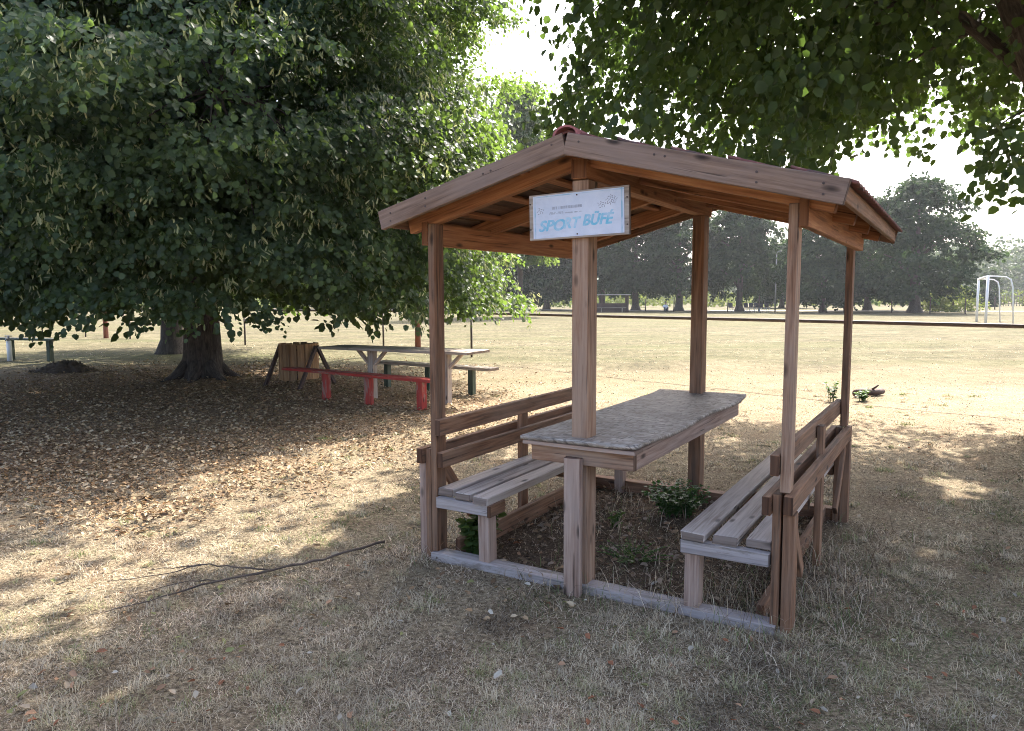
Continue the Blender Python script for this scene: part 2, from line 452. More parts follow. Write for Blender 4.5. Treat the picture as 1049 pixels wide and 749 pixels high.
# roof tiles: corrugated courses stepping down each slope
def roof_sheet(s, e):
    nv = 150; courses = 5; per = 8
    vs = []
    vv = np.linspace(-.196, 2.455, nv)
    rows = []
    L = abs(e) + .035
    for c in range(courses):
        for k in range(per + 1):
            a = L * (c + k / per) / courses
            rows.append((a, .022 - .018 * k / per + .014))
    for a, dz in rows:
        wav = .011 * np.abs(np.sin(vv * math.pi / .105)) 
        z = 2.305 - SL * a + dz + wav + rng.normal(0, .0012, nv)
        vs.append(np.stack([np.full(nv, s * a), vv, z], 1))
    top = np.concatenate(vs); nr = len(rows)
    bot = top.copy(); bot[:, 2] -= .012
    V_ = np.concatenate([top, bot]); o = len(top)
    i = (np.arange(nr - 1)[:, None] * nv + np.arange(nv - 1)[None]).ravel()
    q = np.stack([i, i + 1, i + nv + 1, i + nv], 1)
    f = [q, q[:, ::-1] + o]
    e1 = np.arange(nr - 1) * nv; f.append(np.stack([e1, e1 + nv, e1 + nv + o, e1 + o], 1))
    e2 = e1 + nv - 1; f.append(np.stack([e2, e2 + o, e2 + nv + o, e2 + nv], 1))
    e3 = (nr - 1) * nv + np.arange(nv - 1); f.append(np.stack([e3, e3 + 1, e3 + 1 + o, e3 + o], 1))
    np_obj('tile_sheet', V_, np.concatenate(f), M['tile'], PAV)
roof_sheet(-1, UEL); roof_sheet(1, UER)
mb = MB()
for k in range(7):                                      # ridge caps, one overlapping the next
    v0 = -.225 + k * .385
    a = [(-.085 + 0, v0, 2.335)]
    pts = []
    for j in range(9):
        th = math.pi * j / 8
        pts.append((math.cos(th), math.sin(th)))
    vs = []; fs = []; uv = []
    for vv, sc in ((v0, 1.0), (v0 + .42, .86)):
        for (cx, cz) in pts: vs.append((cx * .07 * sc, vv, 2.312 + cz * .052 * sc))
        for (cx, cz) in pts: vs.append((cx * .058 * sc, vv, 2.312 + cz * .042 * sc))
    for j in range(8):
        for q in ((j, j + 1, 18 + j + 1, 18 + j), (9 + j + 1, 9 + j, 27 + j, 27 + j + 1), (j, 9 + j, 9 + j + 1, j + 1), (18 + j, 18 + j + 1, 27 + j + 1, 27 + j)):
            fs.append(q); uv.append([(0, 0)] * 4)
    mb._add(vs, fs, uv)
mb.build('ridge_cap', plain('pink_red_ridge_tile', (.34, .12, .115), .8, .3, 14, bump=.3), PAV)
# sill beams on the ground
brd((UL - .01, -.022, .0), (UR - .02, -.022, .0), .105, .09, Vx, 'sill', 'sill_beam')
brd((UL - .01, VB + .02, .02), (UR - .02, VB + .02, .02), .09, .12, Vx, 'stain', 'sill_beam')
brd((UL + .11, .03, .055), (UL + .11, VB - .03, .055), .12, .035, Zx, 'stain', 'sill_beam')
brd((UR - .11, .03, .045), (UR - .11, VB - .03, .045), .1, .035, Zx, 'stain', 'sill_beam')
# table
TB = empty_part('table', PAV)
def tabletop():
    nu, nv = 26, 60
    u = np.linspace(-.305, .352, nu); v = np.linspace(-.138, 1.99, nv)
    U, V_ = np.meshgrid(u, v)
    z = .818 + .004 * np.sin(V_ * 3.1 + 1) * (U + .3) + .010 * np.clip((U - .22) / .13, 0, 1) ** 2 * np.sin(V_ * 5.2 + 2.2)
    z += .012 * np.clip((V_ - 1.75) / .24, 0, 1) ** 2
    vs = np.stack([U, V_, z], -1).reshape(-1, 3)
    o = len(vs); allv = np.concatenate([vs, vs - [0, 0, .02]])
    i = (np.arange(nv - 1)[:, None] * nu + np.arange(nu - 1)[None]).ravel()
    q = np.stack([i, i + 1, i + nu + 1, i + nu], 1); f = [q, q[:, ::-1] + o]
    def side(a): f.append(np.stack([a[:-1], a[:-1] + o, a[1:] + o, a[1:]], 1))
    side(np.arange(nu)); side(np.arange(nv) * nu + nu - 1); side((np.arange(nu) + (nv - 1) * nu)[::-1]); side((np.arange(nv) * nu)[::-1])
    ob = np_obj('tabletop', allv, np.concatenate(f), M['osb'], TB)
    ul = ob.data.uv_layers.new(name='UVMap'); li = np.zeros(len(ob.data.loops), dtype=np.int32); ob.data.loops.foreach_get('vertex_index', li)
    uvs = allv[li][:, :2] + allv[li][:, 2:3]; ul.data.foreach_set('uv', uvs.astype(np.float32).ravel())
tabletop()
mb = MB()
mb.board((-.295, -.075, .7845), (.335, -.075, .7845), .115, .021, Vx)
for u in (-.2, .02, .23): mb.board((u, -.014, .7845), (u, 1.95, .7845), .2, .021, Ux)
mb.build('table_underboard', M['clad'], TB, .002)
brd((-.262, -.0775, .729), (.318, -.0775, .729), .088, .036, Zx, 'post', 'apron_board', TB)
brd((.3, -.056, .727), (.3, 1.93, .727), .088, .03, Zx, 'clad', 'apron_board', TB)
brd((-.25, -.056, .727), (-.25, 1.93, .727), .088, .03, Zx, 'stain', 'apron_board', TB)
brd((-.23, 1.87, .727), (.28, 1.87, .727), .08, .03, Zx, 'stain', 'apron_board', TB)
# benches
for s, u0, ui in ((-1, UL, -.5526), (1, UR, .5526)):
    B = empty_part('bench', PAV)
    uo = u0 - s * (.052 if s > 0 else .026)                                   # outer edge of the seat
    w = abs(uo - ui); pw = (w - .068) / 3
    mb = MB()
    for k in range(3):
        uc = ui + s * (pw / 2 + k * (pw + .034))
        dv = (-.004, .012, .034)[k]
        mb.board((uc, -.075 + dv, .403 + .002 * k), (uc, VB + .06 - dv, .403 + .001 * k), pw, .044, Ux, .004)
    mb.build('seat', M['grey'], B, .004)
    for v in (-.045, .98, VB + .005):
        brd((ui - s * .004, v, .3475), (uo - s * .002, v, .3475), .064, .05, Zx, 'sill' if v < .1 else 'stain', 'seat_bearer', B)
    for v in (-.01, VB - .03):
        brd((ui + s * .045, v, -.1), (ui + s * .05, v, .314), .07, .085, Ux, 'clad', 'bench_leg', B)
    brd((ui + s * .0, -.072, .3455), (ui + s * .0, .09, .3455), .068, .022, Zx, 'stain', 'seat_cleat', B) if s < 0 else None
    # back posts: inner leg and outer leg
    ua, ub = (u0 - s * .031, u0 + s * .022) if s > 0 else (u0 + s * .042, u0 + s * .087)
    for v in (0, VB):
        brd((ua, v, -.15), (ua, v, .655), .036, .1, Ux, 'stain', 'bench_post', B)
        brd((ub, v, -.15), (ub, v, .567), .05, .09, Ux, 'clad' if s < 0 else 'stain', 'bench_post', B)
    brd((ub, -.075, .613), (ub, VB + .06, .613), .09, .042, Zx, 'stain', 'backrest_board', B)
    brd((u0 - s * .071, -.085, .605), (u0 - s * .071, VB + .06, .605), .088, .038, Zx, 'stain', 'backrest_board', B)
    brd((u0 - s * .043, -.07, .79), (u0 - s * .043, VB + .05, .79), .095, .038, Zx, 'stain', 'backrest_board', B)
    brd((u0 - s * .003, .98, -.1), (u0 - s * .003, .98, .815), .036, .09, Ux, 'stain', 'backrest_support', B)
    for v0, v1 in ((.07, .36), (VB - .06, VB - .4)):
        brd((u0 + s * .012, v0, .53), (u0 + s * .012, v1, .17), .07, .025, Vx, 'stain', 'brace', B)
# nails/dark bolt heads on barge boards
for s, e in ((-1, UEL), (1, UER)):
    for fr in (.06, .36, .40, .72, .93):
        for dz in ((-.035,) if fr < .5 else (-.078, -.035)):
            u = e * fr; z = 2.33 - SL * abs(u) + dz
            MB().tube([(u, -.2285, z), (u, -.233, z)], .0055, 8, False).build('nail_head', M['rail'], PAV)

# ------------------------------------------------------------------ sign
SG = thing('painted_sign', 'faded white and blue sport buffet sign board nailed to the front centre post', 'sign', (0, 0, 0))
ct, st = math.cos(T0), math.sin(T0)
def pw_(u, v, z): return (OX + u * ct + v * st, OY - u * st + v * ct, z)
SG.location = pw_(-.005, -.0575, 1.957); SG.rotation_euler = (R(0), R(-1.2), -T0)
SW, SH = .555, .232
brd((-SW / 2, -.011, 0), (SW / 2, -.011, 0), SH, .02, Zx, 'pale', 'backing_board', SG, .002)
def sheet_mat():
    m, nt, out = mat('faded_sign_sheet'); N = NT(nt)
    oc = N.n('ShaderNodeTexCoord').outputs['Object']
    c = N.ramp(N.noise(oc, 9, 6, .65), [(.3, (.55, .61, .72)), (.7, (.70, .74, .83))])
    sx = N.n('ShaderNodeSeparateXYZ'); N.l(oc, sx.inputs[0])
    ex = N.ramp(N.math('ABSOLUTE', sx.outputs[0]), [(.236, 0.0), (.238, 1.0), (.244, 1.0), (.246, 0.0)])
    ez = N.ramp(sx.outputs[2], [(.098, 0.0), (.1, 1.0), (.104, 1.0), (.106, 0.0)])
    e = N.math('MAXIMUM', ex, ez); e = N.math('MULTIPLY', e, N.ramp(N.noise(oc, 14, 3), [(.4, .2), (.6, .9)]))
    c = N.mix(e, c, (.19, .42, .58))
    dirt = N.ramp(N.noise(N.mapping(oc, (4, 1, 20)), 1, 5, .6), [(.56, 0.0), (.72, .35)])
    c = N.mix(dirt, c, (.42, .43, .46))
    b = N.n('ShaderNodeBsdfPrincipled'); N.l(c, b.inputs['Base Color']); b.inputs['Roughness'].default_value = .5
    N.l(b.outputs[0], out.inputs[0]); return m
sheet = MB().board((-.252, -.0225, 0), (.252, -.0225, 0), .216, .002, Zx, 0).build('sign_sheet', sheet_mat(), SG)
def fade_mat(name, col, lo, hi, sc=22, fadeband=None):
    m, nt, out = mat(name); N = NT(nt)
    oc = N.n('ShaderNodeTexCoord').outputs['Object']
    f = N.ramp(N.noise(N.mapping(oc, (1, 1, 1)), sc, 5, .7), [(lo, 1.0), (hi, 0.15)])
    if fadeband:
        sx = N.n('ShaderNodeSeparateXYZ'); N.l(oc, sx.inputs[0])
        fb = N.ramp(sx.outputs[0], [(fadeband[0], 1.0), (fadeband[1], .08), (fadeband[2], .08), (fadeband[3], 1.0)])
        f = N.math('MULTIPLY', f, fb)
    c = N.mix(f, (.62, .68, .78), col)
    b = N.n('ShaderNodeBsdfPrincipled'); N.l(c, b.inputs['Base Color']); b.inputs['Roughness'].default_value = .5
    N.l(b.outputs[0], out.inputs[0]); return m
def text(body, size, x, z, m, name, shear=0, bold=0.0, width=None, y=-.0238):
    cu = bpy.data.curves.new(name, 'FONT'); cu.body = body; cu.size = size; cu.shear = shear
    cu.align_x = 'CENTER'; cu.align_y = 'CENTER'
    o = bpy.data.objects.new(name, cu); COL.objects.link(o)
    bpy.context.view_layer.update()
    dg = bpy.context.evaluated_depsgraph_get()
    me = bpy.data.meshes.new_from_object(o.evaluated_get(dg)); bpy.data.objects.remove(o)
    co = np.array([v_.co[:] for v_ in me.vertices]); fs = [tuple(p.vertices) for p in me.polygons]
    sx = 1.0 if width is None else width / (co[:, 0].max() - co[:, 0].min())
    V_ = []; F_ = []
    for k, (ox, oz) in enumerate(((0, 0), (-1, 0), (1, 0), (-.5, .6), (.5, -.6), (.5, .6), (-.5, -.6))):   # heavy brush weight
        b0 = len(V_)
        V_ += [(x + (c_[0] - (co[:, 0].max() + co[:, 0].min()) / 2) * sx + ox * bold, y - k * .00012, z + c_[1] - (co[:, 1].max() + co[:, 1].min()) / 2 + oz * bold) for c_ in co]
        F_ += [tuple(b0 + i_ for i_ in f_) for f_ in fs]
    m2 = bpy.data.meshes.new(name); m2.from_pydata(V_, [], F_); m2.materials.append(m)
    return link(bpy.data.objects.new(name, m2), SG)
CY = fade_mat('faded_cyan_paint', (.18, .53, .71), .42, .74, 18, None)
GY = fade_mat('faded_grey_print', (.30, .31, .36), .42, .7, 40)
text('SPO', .075, -.142, -.046, CY, 'sign_lettering', .28, .0034, .150)
text('RT', .075, -.028, -.040, fade_mat('nearly_gone_paint', (.30, .60, .76), .38, .66, 30), 'sign_lettering', .28, .0034, .095)
text('BÜFÉ', .075, .115, -.026, CY, 'sign_lettering', .28, .0034, .165)
mb = MB()
for row, (z, x0, x1, hh) in enumerate(((.040, -.145, .03, .014), (.018, -.155, -.08, .006), (.012, -.155, .03, .006))):
    x = x0
    while x < x1:
        if random.random() < .86: mb.board((x, -.0242, z - hh / 2), (x, -.0242, z + hh / 2), .0022, .0006, Ux, 0)
        x += random.choice((.004, .0055, .0065, .0045))
mb.build('faded_print', GY, SG)
for cx, cz, rr, n in ((-.21, .03, .022, 9), (.185, .055, .03, 22), (.135, .035, .022, 10)):
    mb = MB()
    for k in range(n):
        a = 2.4 * k; r = rr * math.sqrt((k + .5) / n)
        p = np.array([cx + r * math.cos(a), -.0242, cz + r * .8 * math.sin(a)]); d = np.array([math.cos(a * 1.7), 0, math.sin(a * 1.7)]) * .0046
        mb.board(p - d, p + d, .0036, .0006, (-d[2], 0, d[0]), 0)
    mb.build('faded_emblem', GY, SG)
for x, z in ((0, .095), (.0, -.098), (-.268, .07), (-.268, -.06), (.268, .06), (.268, -.07)):
    MB().tube([(x, -.021, z), (x, -.0265, z)], .004, 8, False).build('nail_head', M['rail'], SG)

# ------------------------------------------------------------------ leaves and trees
LEAF = np.array([[0, 0, 0], [.22, .44, .10], [.66, .40, .07], [1, 0, -.06], [.66, -.40, .07], [.22, -.44, .10]], float)
DRY = np.array([[0, 0, 0], [.25, .26, .16], [.68, .20, .20], [1, .06, .05], [.66, -.26, .12], [.22, -.22, .20]], float)
BRACT = np.array([[0, 0, 0], [.3, .10, .0], [.75, .11, .05], [1, 0, .12], [.75, -.11, .05], [.3, -.10, .0]], float)
def unit(a): return a / (np.linalg.norm(a, axis=-1, keepdims=True) + 1e-9)
def leaf_geo(pos, tip, nrm, size, tpl=LEAF):
    tip = unit(tip); nrm = unit(nrm - tip * (nrm * tip).sum(-1, keepdims=True)); wid = np.cross(nrm, tip)
    s = size[:, None, None]
    v = pos[:, None] + s * (tip[:, None] * tpl[None, :, 0:1] + wid[:, None] * tpl[None, :, 1:2] + nrm[:, None] * tpl[None, :, 2:3])
    n = len(pos); b = (np.arange(n) * 6)[:, None]
    f = np.concatenate([b + np.array([[0, 5, 4, 3]]), b + np.array([[0, 3, 2, 1]])], 1).reshape(-1, 4)
    return v.reshape(-1, 3), f
def sprays(B, out, nsp, nlf, Rb, flat, L, size, droop=.5, up=.7):
    """leaf positions for boughs at B with outward directions out"""
    nb = len(B)
    Rb = np.broadcast_to(np.asarray(Rb, float), (nb,))
    n = nb * nsp
    Bs = np.repeat(B, nsp, 0); Os = np.repeat(out, nsp, 0); Rs = np.repeat(Rb, nsp)
    a = rng.uniform(0, 2 * np.pi, n); r = Rs * np.sqrt(rng.uniform(0, 1, n))
    off = np.stack([r * np.cos(a), r * np.sin(a), rng.normal(0, 1, n) * flat * Rs], 1)
    base = Bs + off; base[:, 2] -= .30 * r ** 2 / Rs
    d = unit(np.stack([np.cos(a), np.sin(a), np.zeros(n)], 1) * .6 + Os * .7 + rng.normal(0, .3, (n, 3))); d[:, 2] -= .25; d = unit(d)
    side = unit(np.cross(d, V3(0, 0, 1))); 
    m = n * nlf
    t = np.tile((np.arange(nlf) + .5) / nlf, n) + rng.uniform(-.06, .06, m); sg = np.tile(np.where(np.arange(nlf) % 2, 1, -1), n)
    D = np.repeat(d, nlf, 0); S = np.repeat(side, nlf, 0) * sg[:, None]; O = np.repeat(Os, nlf, 0)
    p = np.repeat(base, nlf, 0) + D * (L * t)[:, None] + S * (.03 + size * .25)
    p[:, 2] -= droop * L * t ** 2
    p += rng.normal(0, size * .18, (m, 3))
    tip = D * .45 + S * .55 + rng.normal(0, .35, (m, 3)); tip[:, 2] -= .65
    nrm = O * .55 + rng.normal(0, .45, (m, 3)); nrm[:, 2] += up
    sz = size * rng.uniform(.65, 1.25, m)
    return p, tip, nrm, sz
def cat(parts): return [np.concatenate(x) for x in zip(*parts)]

SUN_AZ, SUN_EL = R(27), R(49)                            # to the right of straight ahead
f_px, PITCH = 752.8, R(5.395)
def project(P):
    P = np.atleast_2d(P); z = P[:, 2] - H
    yc = P[:, 1] * math.cos(PITCH) - z * math.sin(PITCH); zc = P[:, 1] * math.sin(PITCH) + z * math.cos(PITCH)
    return np.stack([524.5 + f_px * P[:, 0] / yc, 374.5 - f_px * zc / yc, yc], 1)

# openings cut into both crowns so the sun reaches chosen patches of ground
def gw(px, py):                                          # where the line of sight through a photo point meets the ground
    y = (py - 374.5) / f_px; D = H / math.tan(math.atan(y) + PITCH); return ((px - 524.5) / f_px * (D * math.cos(PITCH) + H * math.sin(PITCH)), D, 0.0)
LITPX = [[(-40, 575), (60, 545), (200, 492), (330, 458), (430, 436), (455, 450), (420, 492), (340, 548), (270, 575), (200, 603), (120, 640), (30, 672), (-40, 690)],
         [(940, 492), (985, 488), (1015, 505), (975, 516), (930, 508)],
         [(60, 724), (130, 700), (150, 712), (80, 749), (40, 749)],
         [(690, 415), (840, 405), (1049, 398), (1049, 380), (700, 385)], [(920, 440), (1030, 432), (1000, 450)]]
LITP = [np.array([gw(*p)[:2] for p in poly]) for poly in LITPX]
def sunlit_gap(P):
    k = 1 / math.tan(SUN_EL); q = P[:, :2] - np.array([math.sin(SUN_AZ), math.cos(SUN_AZ)]) * (P[:, 2] * k)[:, None]
    q = q + rng.normal(0, .05, q.shape) + .14 * np.stack([np.sin(q[:, 1] * 5.1 + 1), np.sin(q[:, 0] * 4.3)], 1)
    res = np.zeros(len(P), bool)
    for poly in LITP:
        c = np.zeros(len(P), bool); j = len(poly) - 1
        for i in range(len(poly)):
            (xi, yi), (xj, yj) = poly[i], poly[j]
            c ^= ((yi > q[:, 1]) != (yj > q[:, 1])) & (q[:, 0] < (xj - xi) * (q[:, 1] - yi) / (yj - yi + 1e-12) + xi); j = i
        res |= c
    return res

def bez(p0, p1, p2, n=7):
    t = np.linspace(0, 1, n)[:, None]
    return (1 - t) ** 2 * p0 + 2 * t * (1 - t) * p1 + t ** 2 * p2

# ---- the big linden on the left
LTT = thing('linden_tree', 'huge dark linden in pale blossom, its skirt of leaves hanging low round a thick trunk', 'tree', tuple(LT))
mb = MB()
zz = [-.15, .02, .12, .3, .6, 1.1, 1.8, 2.8, 4.0, 5.5, 7.5, 9.5]
rr = [.54, .46, .40, .355, .325, .30, .28, .27, .25, .20, .13, .06]
mb.tube([(.03 * math.sin(z * 1.3), .03 * math.cos(z), z) for z in zz], rr, 26, True, True, .05)
mb.build('trunk', M['bark'], LTT)
for k in range(7):                                       # root flares
    a = k * .9 + .3
    p0 = V3(math.cos(a) * .25, math.sin(a) * .25, .35); p2 = V3(math.cos(a) * .85, math.sin(a) * .85, -.03)
    MB().tube(bez(p0, V3(math.cos(a) * .42, math.sin(a) * .42, .06), p2, 6), [.12, .12, .1, .08, .06, .03], 8).build('root', M['bark'], LTT)
prof = np.array([[1.0, 4.9], [2.0, 5.35], [3.5, 5.5], [5.5, 5.5], [7.5, 4.9], [9.5, 3.6], [11, 2.0], [12, .6]])
def lcr(z): return np.interp(z, prof[:, 0], prof[:, 1])
def shell(n, zlo, zhi, philo, phihi, depth=(.62, 1.0), seed=0):
    z = rng.uniform(zlo, zhi, n); ph = rng.uniform(philo, phihi, n)
    r = lcr(z) * (1 + .09 * np.sin(3 * ph + 1.1 * z + 1) + .06 * np.sin(7 * ph - 2.1 * z)) * rng.uniform(*depth, n)
    B = np.stack([r * np.cos(ph), r * np.sin(ph), z], 1)
    out = unit(np.stack([np.cos(ph), np.sin(ph), .05 * (z - 4)], 1))
    return B, out
# camera side: phi about -pi/2+.35 (towards the camera)
fc = math.atan2(-LT[1], -LT[0])
B1, O1 = shell(370, 1.55, 7.0, fc - 1.75, fc + 1.95, (.70, 1.0))
B2, O2 = shell(150, 1.7, 8.0, fc - 1.8, fc + 2.0, (.35, .7))
B3, O3 = shell(190, 2.0, 11.5, fc + 1.9, fc + 4.6, (.55, 1.0))
B4, O4 = shell(150, 7.0, 11.8, fc - 1.9, fc + 1.9, (.5, 1.0))
gapk = ~((B1[:, 0] + LT[0] > -1.05) & (B1[:, 2] > 4.5) & (B1[:, 2] < 5.6)); B1, O1 = B1[gapk], O1[gapk]
gapk = ~((B4[:, 0] + LT[0] > -.5)); B4, O4 = B4[gapk], O4[gapk]
gapk = ~((B3[:, 0] + LT[0] > -1.1) & (B3[:, 2] > 4.0) & (B3[:, 2] < 6.5)); B3, O3 = B3[gapk], O3[gapk]
B5 = np.stack([rng.uniform(-1.0, .15, 26), rng.uniform(10.0, 12.2, 26), rng.uniform(2.9, 4.35, 26)], 1) - LT; O5 = unit(B5 * V3(1, 1, 0))
cl = cat([sprays(B5, O5, 13, 10, .5, .2, .34, .082), sprays(B1, O1, 40, 14, rng.uniform(.55, .95, len(B1)), .13, .34, .074),
          sprays(B2, O2, 26, 8, .8, .25, .4, .13),
          sprays(B3, O3, 30, 9, .95, .25, .45, .17),
          sprays(B4, O4, 30, 9, .9, .25, .45, .16)])
keep = cl[0][:, 2] > .95 + .25 * np.sin(cl[0][:, 0] * 2.3) * np.cos(cl[0][:, 1] * 1.7)
pl = project(cl[0] + LT); wob = 9 * np.sin(cl[0][:, 2] * 4) + rng.normal(0, 7, len(pl))
keep &= ~((pl[:, 0] > 493 + wob) & (pl[:, 1] > 22 + wob) & (pl[:, 1] < 92 + wob))
keep &= ~(sunlit_gap(cl[0] + LT) & (rng.uniform(0, 1, len(keep)) < .93))
cl = [c[keep] for c in cl]
v, f = leaf_geo(*cl)
np_obj('crown', v, f, M['leaf_left'], LTT)
# blossom bracts in hanging bunches at the outside of the crown
vis = rng.permutation(len(B1))[:300]
nb = 22
Bb = np.repeat(B1[vis], nb, 0); Ob = np.repeat(O1[vis], nb, 0); n = len(Bb)
q = Bb + Ob * rng.uniform(.05, .5, (n, 1)) + np.stack([rng.normal(0, .42, n), rng.normal(0, .42, n), rng.normal(-.12, .16, n)], 1)
nk = 5
qp = np.repeat(q, nk, 0) + rng.normal(0, .035, (n * nk, 3))
tipb = rng.normal(0, .5, (n * nk, 3)); tipb[:, 2] -= 1
nrb = np.repeat(Ob, nk, 0) + rng.normal(0, .6, (n * nk, 3))
kb = qp[:, 2] > 1.0
v, f = leaf_geo(qp[kb], tipb[kb], nrb[kb], (rng.uniform(.055, .105, n * nk))[kb], BRACT)
np_obj('blossom', v, f, M['bract'], LTT)
def branches(tree, limbs, B, mat_, rad=.022, seed=1, every=1):
    """twigs from the nearest limb point to each bough"""
    L = np.concatenate([l for l in limbs]); mb = MB()
    for b in B[::every]:
        d = np.linalg.norm(L - b, axis=1) + .6 * np.maximum(0, L[:, 2] - b[2] - .3); j = int(d.argmin())
        if np.linalg.norm(L[j] - b) > 2.0: continue
        p0 = L[j]; mid = (p0 + b) / 2 + V3(0, 0, .22 * np.linalg.norm(b - p0) ** .5)
        mb.tube(bez(p0, mid, b, 5), [rad * 1.3, rad, rad * .75, rad * .55, rad * .3], 5, True, False)
    return mb.build('branches', mat_, tree)
limbs = []
for k in range(13):
    a = k * 2.4 + .4; z0 = 1.9 + k * .45; ln = 4.2 - .12 * k
    p0 = V3(0, 0, z0); p2 = V3(math.cos(a) * ln, math.sin(a) * ln, z0 + 1.3 + .1 * k); p1 = V3(math.cos(a) * ln * .45, math.sin(a) * ln * .45, z0 + 1.5)
    pts = bez(p0, p1, p2, 9); limbs.append(pts)
    MB().tube(pts, list(np.linspace(.13 - .004 * k, .03, 9)), 8, True, False).build('limb', M['bark'], LTT)
branches(LTT, limbs, np.concatenate([B1, B2]), M['bark'], .02, 1, 2)

# ---- the tree standing just out of frame on the right, its crown over the roof
RTT = thing('overhanging_tree', 'broad leaved tree at the right edge whose canopy hangs over the pavilion roof', 'tree', tuple(RT))
mb = MB()
mb.tube([(.25, 0, -.2), (.24, 0, .05), (.23, 0, .25), (.22, 0, .6), (.16, 0, 1.4), (-.06, 0, 2.2), (-.12, 0, 2.9)], [.5, .44, .40, .37, .35, .34, .33], 24, True, True, .05)
mb.build('trunk', M['bark'], RTT)
rl = []
for (p1, p2, r0) in ((V3(-.45, .05, 3.2), V3(-1.7, .2, 6.4), .2), (V3(-.8, .4, 4.6), V3(-3.4, 1.4, 5.4), .075), (V3(.5, .6, 4.0), V3(1.5, 1.8, 6.5), .18),
                     (V3(-.6, -1.2, 5.0), V3(-2.4, -3.0, 7.2), .10), (V3(.7, 1.4, 4.0), V3(2.4, 3.6, 5.6), .13), (V3(.4, -1.2, 4.2), V3(.9, -3.4, 6), .14),
                     (V3(-1.0, -.2, 5.4), V3(-4.2, -.5, 7.6), .10), (V3(1.2, .2, 3.9), V3(3.6, .4, 5.2), .13), (V3(-1.3, .8, 5.6), V3(-3.2, .9, 7.6), .10)):
    p0 = V3(-.1, 0, 2.8) if r0 != .10 else V3(-.9, .15, 4.9)
    pts = bez(p0, p1, p2, 9); rl.append(pts)
    MB().tube(pts, list(np.linspace(r0, .04, 9)), 10, True, False, .03).build('limb', M['bark'], RTT)
nb = 1350
c = V3(-.9, .4, 5.6)
EXTRA = 420
d = unit(rng.normal(0, 1, (nb, 3))); rad = rng.uniform(.15, 1, nb) ** (1 / 2.2)
B = c + d * rad[:, None] * np.array([5.8, 5.0, 3.0])
W = B + RT
P = project(W)
inview = (P[:, 2] > 0) & (P[:, 1] > -60)
ok = W[:, 2] > 2.75 + np.clip(.7 * (6.6 - W[:, 1]), 0, 3)
ok &= W[:, 0] > .42 - .55 * np.clip(W[:, 2] - 4.4, 0, 3)
ok &= ~(inview & (W[:, 1] < 6.0))                        # underside rises towards the camera
ok &= ~(inview & (P[:, 0] > 900) & (P[:, 1] > 118))       # thin to the right of the roof, where the sky shows
ok &= ~(inview & (P[:, 0] > 830) & (P[:, 1] > 158))
ok &= ~(inview & (P[:, 1] > 178))
B = B[ok]; out = unit((B - c) / np.array([5.8, 5.0, 3.0]) + V3(0, 0, -.1))
X_ = np.stack([rng.uniform(-6.2, 4.5, EXTRA), rng.uniform(-3.6, 4.6, EXTRA), rng.uniform(5.2, 8.2, EXTRA)], 1)   # extra boughs out of view, added to shade the ground in front
px_ = project(X_ + RT); X_ = X_[(((X_ - c) / np.array([6.4, 5.6, 3.6])) ** 2).sum(1) < 1]; X_ = X_[project(X_ + RT)[:, 1] < -70]
Bh = V3(-.60, .15, 2.7) + rng.normal(0, 1, (8, 3)) * np.array([.16, .5, .25])      # bough hanging at the right edge
cl = cat([sprays(B, out, 13, 10, rng.uniform(.4, .7, len(B)), .22, .32, .088, .45, .8),
          sprays(X_, unit(X_ - c), 14, 8, .75, .3, .4, .15, .45, .8),
          sprays(Bh, unit(Bh * 0 + V3(-.6, -.3, 0)), 8, 8, .3, .4, .25, .09, .6, .7)])
q = cl[0] + RT
hole = (np.sin(q[:, 0] * 4.1 + q[:, 2] * 2) * np.sin(q[:, 1] * 2.3 + 1) * np.sin(q[:, 2] * 4.7 + q[:, 0]) > np.where(q[:, 0] > 1.3, .16, .28))
hole |= (q[:, 0] > .9) & (np.sin(q[:, 0] * 6.3 + 1.2) * np.sin(q[:, 2] * 7.1 - q[:, 0] * 2) + .5 * np.sin(q[:, 0] * 12 + q[:, 2] * 9) > .74)
keep = ~(sunlit_gap(q) & (rng.uniform(0, 1, len(q)) < .95)) & ~(hole & (rng.uniform(0, 1, len(q)) < .85))
pq = project(q); keep &= ~((pq[:, 0] > 985) & (pq[:, 1] < 115) & (pq[:, 1] > 0) & (pq[:, 2] < 7.1) & (pq[:, 2] > 0) & (rng.uniform(0, 1, len(q)) < .9))
wob = 14 * np.sin(q[:, 0] * 5 + q[:, 1] * 3) + rng.normal(0, 5, len(q))
front = pq[:, 2] > 0
keep &= ~(front & (pq[:, 0] < 552 + wob) & (pq[:, 1] > -20) & (pq[:, 1] < 95 + wob))
keep &= ~(front & (pq[:, 0] > 855) & (pq[:, 0] < 990) & (pq[:, 1] > 204 - .44 * (pq[:, 0] - 860) + 1.3 * wob))
keep &= ~(front & (pq[:, 0] >= 990) & (pq[:, 1] > 130 + wob) & (pq[:, 1] < 142 + wob))
keep &= ~(front & (pq[:, 0] > 855) & (pq[:, 1] > 248 + wob))
keep &= ~(front & (pq[:, 0] <= 860) & (pq[:, 1] > 196 + .5 * wob))
keep &= ~(front & (pq[:, 0] > 855) & (pq[:, 0] < 1000 + wob) & (pq[:, 1] > 150 + wob))
keep &= ~((pq[:, 1] > -40) & (pq[:, 2] > 0) & (pq[:, 2] < 5.2))
cl = [k_[keep] for k_ in cl]
v, f = leaf_geo(*cl)
np_obj('crown', v, f, M['leaf_right'], RTT)
branches(RTT, rl, np.concatenate([B[::2], Bh[:2]]), M['bark'], .016, 2, 1)

